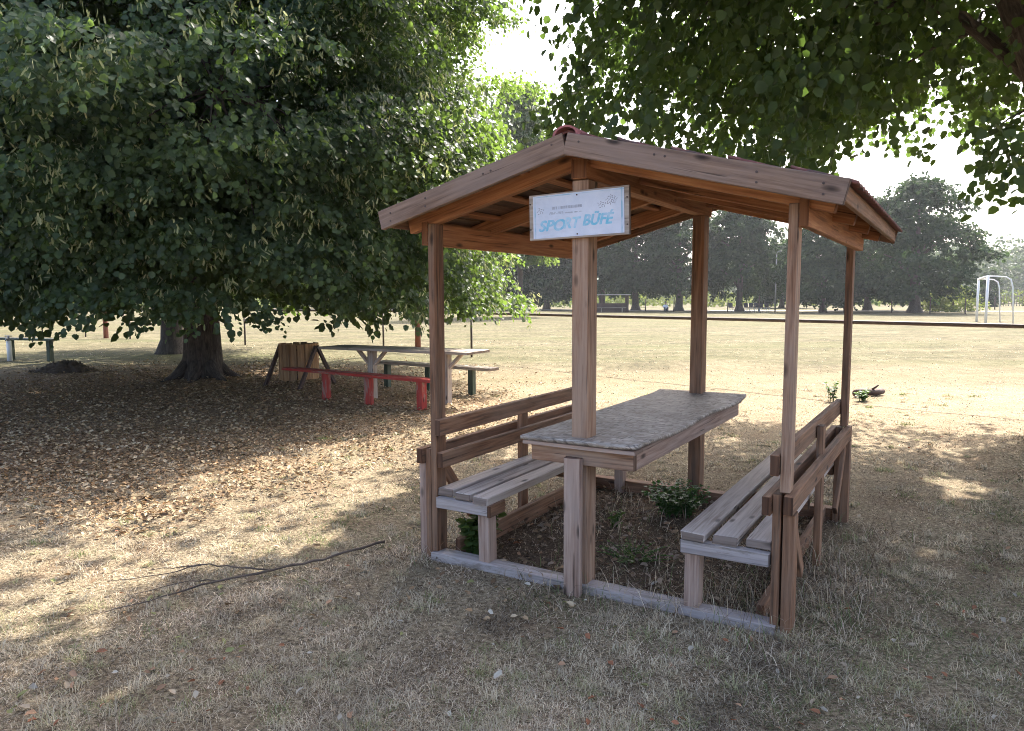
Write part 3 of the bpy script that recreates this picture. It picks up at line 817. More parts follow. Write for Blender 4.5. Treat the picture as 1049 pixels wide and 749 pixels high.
# ---- generic distant trees: shared crowns
def far_crown(h, r, zb, nbough, nsp, nlf, size, seed, squat=1.0):
    z = rng.uniform(zb, h, nbough); t = (z - zb) / (h - zb)
    prof_ = r * np.interp(t, [0, .12, .35, .6, .8, .93, 1], [.62, .92, 1, .88, .62, .34, .08])
    ph = rng.uniform(0, 2 * np.pi, nbough)
    rr_ = prof_ * (1 + .13 * np.sin(3 * ph + seed) + .1 * np.sin(5 * ph + 2 * z + seed)) * rng.uniform(.35, 1, nbough) ** .5
    B = np.stack([rr_ * np.cos(ph), rr_ * np.sin(ph), z], 1); out = unit(np.stack([np.cos(ph), np.sin(ph), .8 * (t - .4)], 1))
    return leaf_geo(*sprays(B, out, nsp, nlf, rng.uniform(.5, .95, nbough) * r / 4.2, .28, .6, size, .4, .7)), B
def trunk_mb(h, r):
    mb = MB(); mb.tube([(0, 0, -.3), (0, 0, .1), (.02, 0, .5), (.05, .03, 1.5), (.0, .05, 3), (0, 0, h * .6), (0, 0, h * .85)], [r * 2.1, r * 1.6, r * 1.1, r * .95, r * .85, r * .45, r * .12], 12, True, True, .04)
    for k in range(6):
        a = k * 1.1; z0 = 2 + k * .6
        mb.tube(bez(V3(0, 0, z0), V3(math.cos(a) * 1.3, math.sin(a) * 1.3, z0 + 1.3), V3(math.cos(a) * 2.6, math.sin(a) * 2.6, z0 + 1.8), 5), [r * .4, r * .33, r * .25, r * .15, r * .06], 6, True, False)
    return mb
crowns = []
for sd, (h, r, zb) in enumerate(((11.0, 4.6, 1.5), (10.0, 3.9, 1.9), (9.0, 3.7, 1.2), (12.0, 4.4, 2.4))):
    (v, f), _ = far_crown(h, r, zb, 190, 12, 8, .26, sd * 1.7)
    me = np_mesh('crown', v, f); me.materials.append(M['leaf_far']); crowns.append((me, h, r))
tmesh = []
for h, r in ((11, .42), (10, .30), (9, .26), (12, .36)):
    o = trunk_mb(h, r).build('trunk', M['bark']); tmesh.append(o.data); COL.objects.unlink(o); bpy.data.objects.remove(o)
def at(px, D, z=0.0): return ((px - 524.5) / f_px * D, D, z)
FT = [  # px, distance, variant, scale, label
    (936, 62, 0, .85, 'tallest tree of the far row, full rounded crown beside the white goal'),
    (842, 65, 2, .96, 'low dark tree of the far row right of the slim front corner post'),
    (888, 72, 1, .92, 'narrow tree squeezed in the far row left of the tallest tree'),
    (757, 71, 1, 1.05, 'tree above the row of dark seats with a stout pale trunk'),
    (800, 88, 2, .85, 'smaller tree set back in the gap right of the dark seats'),
    (695, 74, 3, .93, 'tall thin crowned tree standing behind the seated person'),
    (651, 78, 1, 1.0, 'tree with a straight dark trunk right of the open shelter'),
    (617, 82, 3, .9, 'tree rising directly behind the open sided shelter'),
    (560, 84, 2, 1.12, 'rounded dark tree with foliage nearly to the ground, left of the centre post'),
    (527, 86, 1, .98, 'bare stemmed far tree just left of the rounded dark tree'),
    (502, 88, 3, .85, 'far tree with leaning light foliage behind the right edge of the linden'),
    (455, 92, 1, 1.0, 'far tree glimpsed behind the slim left corner post'),
    (400, 94, 0, .95, 'far tree hanging over the grey path behind the picnic table'),
    (330, 97, 2, 1.1, 'far tree glimpsed below the linden above the wooden litter bin'),
]
for px, D, k, sc, lab in FT:
    t = thing('field_edge_tree', lab, 'tree', at(px, D), px * .37, 'trees along the far edge of the field')
    sc *= 1.06
    t.scale = (sc * (1 + .12 * math.sin(px * 1.7)), sc * (1 + .12 * math.sin(px * 1.7)), sc * (1 + .10 * math.sin(px * .9 + 1)))
    o = bpy.data.objects.new('trunk', tmesh[k]); link(o, t)
    o = bpy.data.objects.new('crown', crowns[k][0]); link(o, t)
# tree behind the linden (trunk seen just left of it)
t = thing('background_tree', 'thinner trunked tree standing in shade right behind the big linden', 'tree', at(176, 20.3), .5)
MB().tube([(0, 0, -.2), (0, 0, .08), (0, 0, .4), (.03, 0, 1.5), (0, .05, 3.2), (0, 0, 6)], [.6, .42, .29, .26, .23, .12], 14, True, True, .04).build('trunk', M['bark'], t)
(v, f), _ = far_crown(9.5, 4.2, 2.4, 170, 11, 8, .2, 4.4); np_obj('crown', v, f, M['leaf_left'], t)
# sunlit lighter tree in the gap above the roof's left slope
t = thing('light_green_tree', 'tall pale backlit tree showing in the gap above the left roof slope', 'tree', at(532, 56), .5)
MB().tube([(0, 0, -.2), (0, 0, .08), (0, 0, .4), (.1, 0, 3), (0, .05, 8), (0, 0, 14)], [.4, .3, .24, .2, .15, .06], 12, True, True, .04).build('trunk', M['bark'], t)
(v, f), _ = far_crown(17.0, 3.1, 4.5, 230, 13, 8, .25, 2.4); np_obj('crown', v, f, M['leaf_mid'], t)
# shrub and dark conifer near the goal
t = thing('round_shrub', 'bright green shrub under the far row left of the goal', 'shrub', at(975, 66), 0)
MB().tube([(0, 0, -.1), (0, 0, .6), (.1, 0, 1.2)], [.1, .08, .03], 8).build('stem', M['bark'], t)
(v, f), _ = far_crown(2.3, 2.0, .1, 60, 10, 8, .16, 2.1); np_obj('crown', v, f, M['leaf_vine'], t)
t = thing('dark_cypress', 'dark upright evergreen seen through the white goal', 'tree', at(1012, 92), 0)
MB().tube([(0, 0, -.1), (0, 0, 1), (0, 0, 3.4)], [.2, .15, .05], 8).build('trunk', M['bark'], t)
(v, f), _ = far_crown(4.6, .95, .1, 60, 10, 8, .17, 1.1); np_obj('crown', v, f, M['leaf_far'], t)

# vineyard rows and forest far behind
rows = []
for k in range(7):
    n = 420; x = rng.uniform(-75, 75, n); y = 96 + k * 5 + rng.normal(0, .3, n)
    rows.append(np.stack([x, y, rng.uniform(.4, 1.9, n)], 1))
B = np.concatenate(rows); out = unit(np.tile(V3(0, -1, .2), (len(B), 1)))
v, f = leaf_geo(*sprays(B, out, 3, 5, .45, .5, .3, .26, .3, .6))
tag(np_obj('vineyard', v, f, M['leaf_vine']), 'rows of yellow green vines beyond the tree row', 'vineyard', kind='stuff')
n = 2600; x = rng.uniform(48, 210, n); y = 150 + rng.uniform(0, 45, n)
z = rng.uniform(0, 1, n) ** .8 * (10.5 + 2.2 * np.sin(x * .35) + 1.5 * np.sin(x * .83 + y * .2)) * (1 + (y - 150) / 190)
B = np.stack([x, y, z], 1); out = unit(np.tile(V3(-.2, -.8, .4), (n, 1)))
v, f = leaf_geo(*sprays(B, out, 7, 6, 1.6, .4, .8, .62, .3, .7))
tag(np_obj('forest', v, f, M['leaf_forest']), 'hazy wooded slope behind the goal', 'forest', kind='stuff')
n = 1900; x = rng.uniform(-190, 60, n); y = 170 + rng.uniform(0, 30, n)
z = rng.uniform(0, 1, n) ** .8 * (6 + 2.0 * np.sin(x * .23) + 1.2 * np.sin(x * .61 + y * .2))
B = np.stack([x, y, z], 1); out = unit(np.tile(V3(-.1, -.8, .4), (n, 1)))
v, f = leaf_geo(*sprays(B, out, 7, 6, 1.5, .4, .8, .7, .3, .7))
tag(np_obj('treeline', v, f, M['leaf_forest']), 'distant belt of trees beyond the vines', 'treeline', kind='stuff')
hx = np.linspace(-900, 900, 90); hy = np.array([420, 520, 640, 800, 1000])
HX, HY = np.meshgrid(hx, hy); HZ = (np.array([-2, 12, 24, 30, -5])[:, None]) * (.75 + .3 * np.sin(hx * .006 + 1) + .12 * np.sin(hx * .021))[None]
hv = np.stack([HX, HY, HZ], -1).reshape(-1, 3); i = (np.arange(4)[:, None] * 90 + np.arange(89)[None]).ravel()
tag(np_obj('hills', hv, np.stack([i, i + 1, i + 91, i + 90], 1), plain('wooded_hill', (.055, .085, .04), .95, .4, .05), smooth=True), kind='structure')
# pale gravel path along the far side of the field
pth = np.array([[-70, 93, .006], [0, 80.5, .006], [45, 62.5, .006], [75, 50.5, .006], [76, 53.5, .006], [46, 65.5, .006], [0, 84, .006], [-70, 97, .006]])
pth[:, 2] += .03
tag(np_obj('path', pth, np.array([[0, 1, 6, 7], [1, 2, 5, 6], [2, 3, 4, 5]]), plain('pale_dust_path', (.42, .38, .32), .95, .12, .8)), kind='structure')

# ------------------------------------------------------------------ rail round the pitch
RF = thing('pitch_railing', 'long dark tubular railing on thin posts round the dry football pitch', 'railing', (-1.03, 18.7, 0))
rp = [V3(-30, 37, 0), V3(-23.5, 33.2, 0), V3(-19.8, 31, 0), V3(-17, 29.3, 0), V3(-14.4, 27.7, 0), V3(-11.4, 25.8, 0), V3(-8.65, 23.8, 0), V3(-3.85, 22, 0), V3(-1.03, 18.7, 0), V3(1.55, 15.6, 0), V3(4.62, 12.15, 0), V3(7.3, 9.0, 0), V3(10.1, 5.8, 0)]
o0 = V3(-1.03, 18.7, 0)
for p in rp:
    MB().tube([p - o0 + V3(0, 0, -.2), p - o0 + V3(0, 0, 1.1)], .028, 10).build('railing_post', M['rail'], RF)
MB().tube([p - o0 + V3(0, 0, 1.128) for p in rp], .03, 10).build('top_rail', M['rail'], RF)

# ------------------------------------------------------------------ far picnic table, benches
def flatv(a, b): d = np.array(b, float) - np.array(a, float); return d / np.linalg.norm(d)
def plank_bench(name, label, cat_, a, b, hgt_, w, th, m_top, m_leg, legs, legr, group=None, splay=0):
    a = V3(a[0], a[1], 0); b = V3(b[0], b[1], 0); c = (a + b) / 2
    d = flatv(a, b); nrm = V3(-d[1], d[0], 0)
    t = thing(name, label, cat_, tuple(c), 0, group)
    MB().board(a - c + V3(0, 0, hgt_), b - c + V3(0, 0, hgt_), w, th, nrm).build('seat', M[m_top], t, .004)
    for k in legs:
        p = a + (b - a) * k - c
        MB().board(p + V3(0, 0, -.2), p + V3(0, 0, hgt_ - th / 2 - .002), legr, legr, nrm, .004).build('leg', M[m_leg], t, .005)
    return t
plank_bench('red_bench', 'red painted plank bench on three posts before the far picnic table', 'bench', (-3.58, 11.65), (-.98, 9.78), .42, .22, .04, 'redpaint', 'redpaint', (.29, .58, .9), .1)
plank_bench('plank_bench', 'dark green legged plank bench behind the far picnic table', 'bench', (-2.28, 12.65), (-.27, 11.25), .43, .24, .045, 'pale', 'greenpaint', (.07, .45, .82), .09)
plank_bench('green_bench', 'low green bench in the deep shade beside the white standpipe', 'bench', (-13.8, 18.9), (-11.2, 18.0), .53, .25, .05, 'greenpaint', 'greenpaint', (.1, .45, .93), .11)
a, b = V3(-2.86, 11.62, 0), V3(-.47, 10.3, 0); c = (a + b) / 2; d = flatv(a, b); nr = V3(-d[1], d[0], 0)
t = thing('picnic_table', 'long weathered plank table on trestle legs beyond the left of the pavilion', 'table', tuple(c))
mb = MB()
for k in (-1, 0, 1): mb.board(a - c + nr * k * .21 + V3(0, 0, .765), b - c + nr * k * .21 + V3(0, 0, .765), .2, .035, nr, .003)
mb.build('tabletop', M['pale'], t, .004)
for k in (.3, .8):
    p = a + (b - a) * k - c
    MB().board(p + V3(0, 0, -.2), p + V3(0, 0, .745), .11, .11, nr, .004).build('leg', M['pale'], t, .005)
    for s in (-1, 1):
        MB().board(p + d * s * .05 + V3(0, 0, .52), p + d * s * .27 + V3(0, 0, .735), .06, .045, nr).build('brace', M['pale'], t, .003)
# reddish posts
t = thing('wooden_pole', 'tall red brown wooden pole behind the far picnic table', 'pole', at(428, 21))
MB().tube([(0, 0, -.2), (.01, 0, 1.5), (0, .02, 3), (0, 0, 4.2)], [.085, .08, .075, .07], 12, True, True, .03).build('shaft', M['redbrown'], t)
MB().tube([(0, 0, 1.42), (0, 0, 1.55)], .084, 12).build('white_band', M['white'], t)
t = thing('wooden_post', 'red brown stub post in the sunlit grass left of the linden trunk', 'post', at(108.5, 28.3))
MB().tube([(0, 0, -.2), (.01, 0, .8), (0, .02, 1.7)], [.09, .085, .08], 12, True, True, .03).build('shaft', M['redbrown'], t)
MB().tube([(0, 0, 1.7), (0, 0, 1.76), (0, 0, 1.79)], [.083, .06, .01], 12, True, True).build('post_cap', M['rail'], t)
# white standpipe
t = thing('water_standpipe', 'short white water standpipe with a tap at the far left', 'standpipe', at(8.5, 18.1))
MB().tube([(0, 0, -.1), (0, 0, .5)], .055, 14).build('pipe', M['white'], t)
MB().tube([(0, 0, .5), (0, 0, .62)], .022, 10).build('riser', M['metal'], t)
mb = MB(); mb.tube([(-.09, 0, .62), (.09, 0, .62)], .012, 8); mb.tube([(0, 0, .56), (0, -.09, .56), (0, -.11, .5)], .016, 8)
mb.build('tap', M['metal'], t)
# litter bin slung between two trestles
bc = V3(-3.74, 12.85, 0); t = thing('litter_bin', 'slatted wooden litter bin slung between dark trestles by the linden', 'litter bin', tuple(bc))
mb = MB(); ns = 16
for k in range(ns):
    a0 = 2 * math.pi * k / ns; p = V3(math.cos(a0) * .325, math.sin(a0) * .325, 0); tg = V3(-math.sin(a0), math.cos(a0), 0)
    jz = random.uniform(-.01, .01)
    mb.board(p + V3(0, 0, .12 + jz), p + V3(0, 0, .74 + jz), .118, .022, tg, .003)
mb.build('slatted_drum', M['bin'], t, .002)
for z in (.22, .66): MB().tube([(math.cos(q) * .308, math.sin(q) * .308, z) for q in np.linspace(0, 2 * math.pi, 25)], .010, 6).build('inner_hoop', M['rail'], t)
MB().tube([(0, 0, .13), (0, 0, .15)], [.27, .27], 20).build('bin_base', M['rail'], t)
ax = flatv((0, 0, 0), (.9, -.42, 0)); pr = V3(-ax[1], ax[0], 0)
for s in (-1, 1):
    mb = MB(); ap = ax * s * .40 + V3(0, 0, .70)
    for q in (-1, 1): mb.board(ap + ax * .012 * q, ax * s * (.40 + .02 * q) + pr * q * .46 + V3(0, 0, -.03), .06, .05, pr)
    mb.board(ax * s * .40 + pr * -.25 + V3(0, 0, .36), ax * s * .40 + pr * .25 + V3(0, 0, .36), .05, .03, V3(0, 0, 1)) if False else None
    mb.build('trestle_leg', M['binleg'], t, .003)
MB().tube([ax * -.42 + V3(0, 0, .62), ax * .42 + V3(0, 0, .62)], .014, 8).build('axle', M['rail'], t)

# ------------------------------------------------------------------ far side of the field
G0, G1 = V3(22.8, 35.4, 0), V3(26.4, 41.8, 0)
t = thing('football_goal', 'white football goal without a net at the right of the field', 'goal', tuple(G0))
gd = G1 - G0; bd = V3(.87, -.49, 0)
MB().tube([V3(0, 0, -.1), V3(0, 0, 2.44)], .06, 12).build('goal_post', M['white'], t)
MB().tube([gd + V3(0, 0, -.1), gd + V3(0, 0, 2.44)], .06, 12).build('goal_post', M['white'], t)
MB().tube([V3(0, 0, 2.40), gd + V3(0, 0, 2.40)], .058, 12).build('crossbar', M['white'], t)
for q in (V3(0, 0, 0), gd):
    MB().tube([q + V3(0, 0, 2.41), q + bd * .72 + V3(0, 0, 2.36), q + bd * .92 + V3(0, 0, 2.22), q + bd * 1.0 + V3(0, 0, 1.9), q + bd * 1.12 + V3(0, 0, -.05)], .035, 10).build('stanchion', M['white'], t)
# dugout shelter
sx0, sx1, SD = (590 - 524.5) / f_px * 69, (645 - 524.5) / f_px * 68, 68.5
sw = sx1 - sx0
t = thing('dugout_shelter', 'low brown team shelter with flat grey roof behind the centre post', 'shelter', (sx0, SD, 0))
MB().board((0, 1.2, .42), (sw, 1.2, .42), .84, .06, Zx).build('back_wall', M['shelterwall'], t)
mb = MB()
for k in (.02, .30, .52, .98): mb.board((sw * k, 1.2, .84), (sw * k, 1.2, 1.58), .16, .08, Ux)
mb.build('wall_stud', M['shelterwall'], t)
for x in (.04, sw - .04):
    MB().board((x, .1, .8), (x, 1.17, .8), 1.6, .06, Zx).build('side_wall', M['shelterwall'], t)
MB().board((-.15, .55, 1.64), (sw + .15, .55, 1.64), 1.6, .07, Vx).build('roof', M['shelterroof'], t)
mb = MB(); mb.board((.1, .85, .42), (sw - .1, .85, .42), .35, .05, Vx)
for k in (.1, .5, .9): mb.board((sw * k, .85, 0), (sw * k, .85, .395), .3, .06, Vx)
mb.build('bench_seat', M['pale'], t)
# row of dark seats
proto = None
for i, px in enumerate((749, 765, 770.2, 775.4, 780.6, 785.8)):
    loc = at(px, 68.5 - .05 * i)
    if proto is None:
        t = thing('spectator_seat', 'dark seat shell alone left of the stout pale trunk', 'seat', loc, .15, 'dark spectator seats')
        mb = MB(); mb.board((-.02, 0, .42), (-.02, .02, .421), .40, .40, Ux) if False else None
        MB().board((0, -.2, .42), (0, .2, .42), .42, .05, Ux).build('seat_pan', M['darkseat'], t, .012)
        MB().board((0, .2, .43), (0, .30, .84), .42, .045, Ux).build('backrest', M['darkseat'], t, .012)
        for sx_ in (-.16, .16):
            MB().tube([(sx_, -.15, 0), (sx_, -.12, .41)], .02, 8).build('leg', M['white'], t)
            MB().tube([(sx_, .17, 0), (sx_, .14, .41)], .02, 8).build('leg', M['white'], t)
        proto = t
    else:
        r = proto.copy(); COL.objects.link(r); r.location = loc; r.rotation_euler = (0, 0, .15 + .1 * math.sin(i * 2))
        r['label'] = ['', 'first dark seat right of the stout pale trunk', 'second dark seat in the row of five', 'middle dark seat of the row of five', 'fourth dark seat in the row of five', 'last dark seat at the right end of the row'][i]
        for ch in list(proto.children):
            cc = ch.copy(); COL.objects.link(cc); cc.parent = r
# lamp pole and edge posts
t = thing('lamp_pole', 'thin grey pole standing under the trees right of the seats', 'pole', at(793.5, 67))
MB().tube([(0, 0, -.2), (0, 0, 5.2)], [.07, .05], 10).build('shaft', M['metal'], t)
MB().tube([(0, 0, 5.2), (0, -.15, 5.4), (0, -.7, 5.45)], .03, 8).build('arm', M['metal'], t)
MB().board((0, -.65, 5.43), (0, -1.05, 5.43), .2, .08, Ux).build('lamp_head', M['metal'], t, .01)
proto = None
for i, (px, D, hh) in enumerate(((515, 80, 1.4), (661, 73, 1.2), (690, 71, 1.3), (745, 68.5, 1.1), (777, 67, 1.5), (841, 64, 1.0), (864, 63.5, 1.0), (912.5, 62.5, 1.25), (952, 60, 1.35), (988, 58, 1.3), (1000, 75, 1.3), (1018, 74, 1.3), (1036, 73, 1.3))):
    if proto is None:
        p = proto = MB().tube([(0, 0, -.2), (.01, 0, .6), (0, 0, 1.25)], [.055, .05, .04], 8, True, True, .05).build('edge_post', M['binleg'])
    else: p = proto.copy(); COL.objects.link(p)
    p.location = at(px, D); p.rotation_euler = (0, random.uniform(-.05, .05), i); p.scale = (1, 1, hh / 1.25)
    tag(p, 'short dark wooden post along the far field edge under the trees', 'post', 'posts along the far field edge')
# pale fence at the far right
t = thing('picket_fence', 'pale low fence in front of the wooded slope behind the goal', 'fence', at(1030, 96))
mb = MB()
for k in range(60): mb.board((-5 + k * .35, 0, 0), (-5 + k * .35, 0, 1.5), .1, .03, Ux)
mb.build('pickets', M['pale'], t)
mb = MB()
for z in (.35, 1.2): mb.board((-5, .035, z), (16, .035, z), .09, .03, Zx)
mb.build('fence_rail', M['pale'], t)

# seated person by the trunk
def person():
    t = thing('person', 'person in white shirt and dark cap sitting at a tree foot across the field', 'person', at(681.5, 70.5), 0)
    me = bpy.data.meshes.new('person_body'); 
    J = [((0, 0, .16), .15), ((0, .03, .42), .16), ((0, .02, .62), .15), ((0, 0, .70), .065), ((0, -.02, .80), .10), ((0, -.02, .90), .09),
         ((-.18, .02, .60), .06), ((-.24, -.12, .38), .05), ((-.18, -.30, .40), .04), ((.18, .02, .60), .06), ((.24, -.12, .38), .05), ((.18, -.30, .40), .04),
         ((-.10, -.02, .14), .10), ((-.14, -.38, .42), .075), ((-.14, -.48, .06), .05), ((-.14, -.62, .04), .045),
         ((.10, -.02, .14), .10), ((.14, -.38, .42), .075), ((.14, -.48, .06), .05), ((.14, -.62, .04), .045)]
    E = [(0, 1), (1, 2), (2, 3), (3, 4), (4, 5), (2, 6), (6, 7), (7, 8), (2, 9), (9, 10), (10, 11), (0, 12), (12, 13), (13, 14), (14, 15), (0, 16), (16, 17), (17, 18), (18, 19)]
    me.from_pydata([j[0] for j in J], E, [])
    o = bpy.data.objects.new('body', me); COL.objects.link(o)
    sk = o.modifiers.new('Skin', 'SKIN'); o.modifiers.new('Sub', 'SUBSURF').levels = 2
    for k, j in enumerate(J): me.skin_vertices[0].data[k].radius = (j[1], j[1]); 
    me.skin_vertices[0].data[0].use_root = True
    bpy.context.view_layer.update(); dg = bpy.context.evaluated_depsgraph_get()
    m2 = bpy.data.meshes.new_from_object(o.evaluated_get(dg)); bpy.data.objects.remove(o)
    skin = plain('skin', (.42, .26, .19), .6, .05, 9); shirt = plain('white_shirt', (.75, .75, .76), .8, .05, 9); trous = plain('dark_trousers', (.04, .04, .05), .8, .1, 9)
    for m_ in (skin, shirt, trous): m2.materials.append(m_)
    for p in m2.polygons:
        c_ = p.center
        p.material_index = 0 if c_.z > .68 or (abs(c_.x) > .12 and c_.y < -.2 and .33 < c_.z < .5 and abs(c_.x) > .16 and c_.y > -.36) else (2 if (c_.z < .24 or c_.y < -.14) and abs(c_.x) < .22 else 1)
        p.use_smooth = True
    b = bpy.data.objects.new('body', m2); link(b, t)
    bm = bmesh.new(); bmesh.ops.create_uvsphere(bm, u_segments=14, v_segments=8, radius=.115)
    for v_ in list(bm.verts):
        if v_.co.z < -.01: bm.verts.remove(v_)
        else: v_.co.z *= .8
    mc = bpy.data.meshes.new('cap'); bm.to_mesh(mc); bm.free(); mc.materials.append(trous)
    cobj = bpy.data.objects.new('cap', mc); cobj.location = (0, -.02, .9); link(cobj, t)
    MB().board((0, -.1, .905), (0, -.23, .895), .15, .012, Ux).build('cap_peak', trous, t)
person()

# ------------------------------------------------------------------ small things on the ground
def mound(name, label, cat_, loc, rx, ry, h_, m_):
    n = 40; u = np.linspace(-1, 1, n); A, Bq = np.meshgrid(u, u); r2 = A ** 2 + Bq ** 2
    z = h_ * np.exp(-2.6 * r2 ** 1.3) + rng.normal(0, h_ * .13, A.shape) * (r2 < 1) - .04
    v_ = np.stack([A * rx, Bq * ry, z], -1).reshape(-1, 3); i_ = (np.arange(n - 1)[:, None] * n + np.arange(n - 1)[None]).ravel()
    o = np_obj(name, v_, np.stack([i_, i_ + 1, i_ + n + 1, i_ + n], 1), m_, None, None, False); o.location = loc
    return tag(o, label, cat_)
mound('dirt_mound', 'dark heap of soil and leaves in the shade left of the linden', 'dirt heap', at(65, 15.6), .72, .5, .23, M['soil'])
FB = thing('fallen_branch', 'long forked dead branch lying across the dry grass in front', 'branch', (-1.43, 3.92, 0))
o0 = V3(-1.43, 3.92, 0)
def gp(x, y, dz=.02): return V3(x, y, hgt(x, y) + dz) - o0
deadwood = wood('dead_branch_bark', (.03, .022, .016), (.085, .063, .048), (.16, .125, .098), (.14, .11, .09), .4)
def wiggle(pts, n, amp):
    pts = np.array(pts); t_ = np.linspace(0, len(pts) - 1, n); o_ = np.stack([np.interp(t_, np.arange(len(pts)), pts[:, k]) for k in range(3)], 1)
    o_[1:-1, :2] += rng.normal(0, amp, (n - 2, 2)); o_[1:-1, 2] += rng.normal(0, amp * .5, n - 2); return list(o_)
MB().tube(wiggle([gp(-.80, 4.47, .03), gp(-.95, 4.33, .03), gp(-1.12, 4.16, .025), gp(-1.3, 4.02, .03), gp(-1.43, 3.93, .03), gp(-1.6, 3.8, .04), gp(-1.78, 3.64, .025), gp(-1.93, 3.5, .03), gp(-2.05, 3.42, .02)], 30, .006),
          list(np.interp(np.linspace(0, 1, 30), [0, .5, .75, 1], [.0078, .007, .004, .0016]) * rng.uniform(.85, 1.2, 30)), 8, True, True, .12).build('main_stem', deadwood, FB)
MB().tube(wiggle([gp(-1.36, 3.98, .03), gp(-1.52, 3.97, .05), gp(-1.72, 4.0, .055), gp(-1.95, 3.9, .035), gp(-2.2, 3.86, .02)], 18, .006), list(np.linspace(.0054, .0016, 18)), 8, True, True, .12).build('side_stem', deadwood, FB)
MB().tube(wiggle([gp(-1.72, 4.0, .055), gp(-1.86, 3.98, .05), gp(-2.05, 3.98, .03)], 9, .005), list(np.linspace(.004, .0015, 9)), 6).build('twig', deadwood, FB)
MB().tube(wiggle([gp(-1.55, 3.83, .035), gp(-1.7, 3.76, .06), gp(-1.95, 3.66, .03)], 9, .005), list(np.linspace(.004, .0015, 9)), 6).build('twig', deadwood, FB)
t = thing('broken_log', 'small broken grey log lying in weeds beyond the right bench', 'log', at(893, 11.2, .05), .3)
MB().tube([(-.26, 0, 0), (-.08, .02, .01), (.12, 0, 0), (.28, .03, .01)], [.055, .06, .055, .05], 10, True, True, .08).build('log_body', M['binleg'], t)
MB().tube([(.05, 0, .04), (.12, -.06, .12)], [.02, .012], 7).build('branch_stub', M['binleg'], t)

# grassy and leafy plants
def plant(name, label, loc, n, h_, spread, leafs, m_, stems=8, cat_='plant'):
    t = thing(name, label, cat_, loc)
    mb = MB(); pos = []; tp = []; nm = []
    for k in range(stems):
        a = random.uniform(0, 6.28); r = spread * math.sqrt(random.random()) ; hh = h_ * random.uniform(.6, 1)
        b0 = V3(r * math.cos(a) * .5, r * math.sin(a) * .5, -.02); b2 = V3(r * math.cos(a) * 1.2, r * math.sin(a) * 1.2, hh)
        pts = bez(b0, V3(b0[0], b0[1], hh * .6), b2, 6); mb.tube(pts, [.004, .0038, .0034, .003, .0024, .0015], 5)
        for j in range(n):
            q = bez(b0, V3(b0[0], b0[1], hh * .6), b2, 20)[min(19, int(4 + 16 * (j + .5) / n))]; aa = j * 2.4 + k
            pos.append(q); tp.append((math.cos(aa), math.sin(aa), random.uniform(-.3, .5))); nm.append((random.gauss(0, .3), random.gauss(0, .3), 1))
    mb.build('stems', M['leaf_weed'], t)
    v_, f_ = leaf_geo(np.array(pos), np.array(tp), np.array(nm), leafs * rng.uniform(.6, 1.2, len(pos)))
    np_obj('leaves', v_, f_, m_, t)
    return t
plant('leafy_weed', 'bushy green leafy weed growing up under the left pavilion bench', pw_(-.73, .10, 0), 13, .30, .11, .065, M['leaf_mid'], 20)
plant('leafy_weed', 'low green weed spreading beside the back centre post of the pavilion', gw(693, 528), 18, .21, .24, .030, M['leaf_weed'], 60)
plant('leafy_weed', 'small pale weed growing in the pavilion floor below the tabletop', gw(628, 540), 8, .11, .05, .032, M['leaf_mid'], 6)
plant('leafy_weed', 'patch of short pale green weed on the pavilion floor by the right bench', gw(648, 572), 8, .06, .2, .020, M['leaf_mid'], 44)
plant('leafy_weed', 'upright green weed in the sunlit grass behind the right bench', gw(852, 412), 14, .30, .10, .05, M['leaf_weed'], 8)
plant('leafy_weed', 'green weed clump growing round the broken log', gw(884, 411), 14, .16, .2, .045, M['leaf_weed'], 14)

def blades(x, y, h_, w, lean, col, name, matk, wind=None):
    n = len(x); a = rng.uniform(0, 2 * np.pi, n); d = np.stack([np.cos(a), np.sin(a)], 1)
    s = np.stack([-d[:, 1], d[:, 0]], 1); z0 = hgt(x, y) - .006
    tw = rng.uniform(-.7, .7, n); s2 = s * np.cos(tw)[:, None] + d * np.sin(tw)[:, None]
    sl, cl_ = np.sin(lean), np.cos(lean)
    V_ = np.zeros((n, 6, 3), dtype=np.float32)
    for k, (t_, wk, bend) in enumerate(((0, 1.0, 0), (.55, .8, .35), (1.0, .15, 1.0))):
        hx = h_ * t_ * (sl * (.5 + .5 * bend) + .1); hz_ = h_ * t_ * cl_ * (1 - .35 * bend)
        cx = x + d[:, 0] * hx; cy = y + d[:, 1] * hx
        for q, sg in ((0, -1), (1, 1)):
            V_[:, 2 * k + q, 0] = cx + sg * s2[:, 0] * w * wk / 2; V_[:, 2 * k + q, 1] = cy + sg * s2[:, 1] * w * wk / 2; V_[:, 2 * k + q, 2] = z0 + hz_
    b = (np.arange(n) * 6)[:, None]
    F = np.concatenate([b + np.array([[0, 1, 3, 2]]), b + np.array([[2, 3, 5, 4]])], 1).reshape(-1, 4)
    return np_obj(name, V_.reshape(-1, 3), F, M[matk], None, np.repeat(col, 6, 0))
def vnoise(x, y, s, seed):
    return (np.sin(x * s + seed) * np.sin(y * s * 1.13 + seed * 2.1) + .6 * np.sin(x * s * 2.3 - y * s * 1.7 + seed) + .4 * np.sin(x * s * 4.1 + y * s * 3.7 + seed * .3)) / 2
n = 800000
th = rng.uniform(R(-44), R(44), n)
D = 1 / rng.uniform(1 / 26, 1 / 1.9, n)
x = D * np.tan(th); y = D
un = ((x - OX) * ct - (y - OY) * st); vn = ((x - OX) * st + (y - OY) * ct)
inside = (np.abs(un) < 1.0) & (vn > -.02) & (vn < 2.0)
lit = np.hypot(x + 6.6, y - 11) < 5.2 + 1.2 * vnoise(x, y, .9, 2)
sill = (np.abs(vn + .02) < .05) & (un > UL) & (un < UR)
kp = ~sill & ~(lit & (rng.uniform(0, 1, n) < .82)) & ~(inside & (rng.uniform(0, 1, n) < .5))
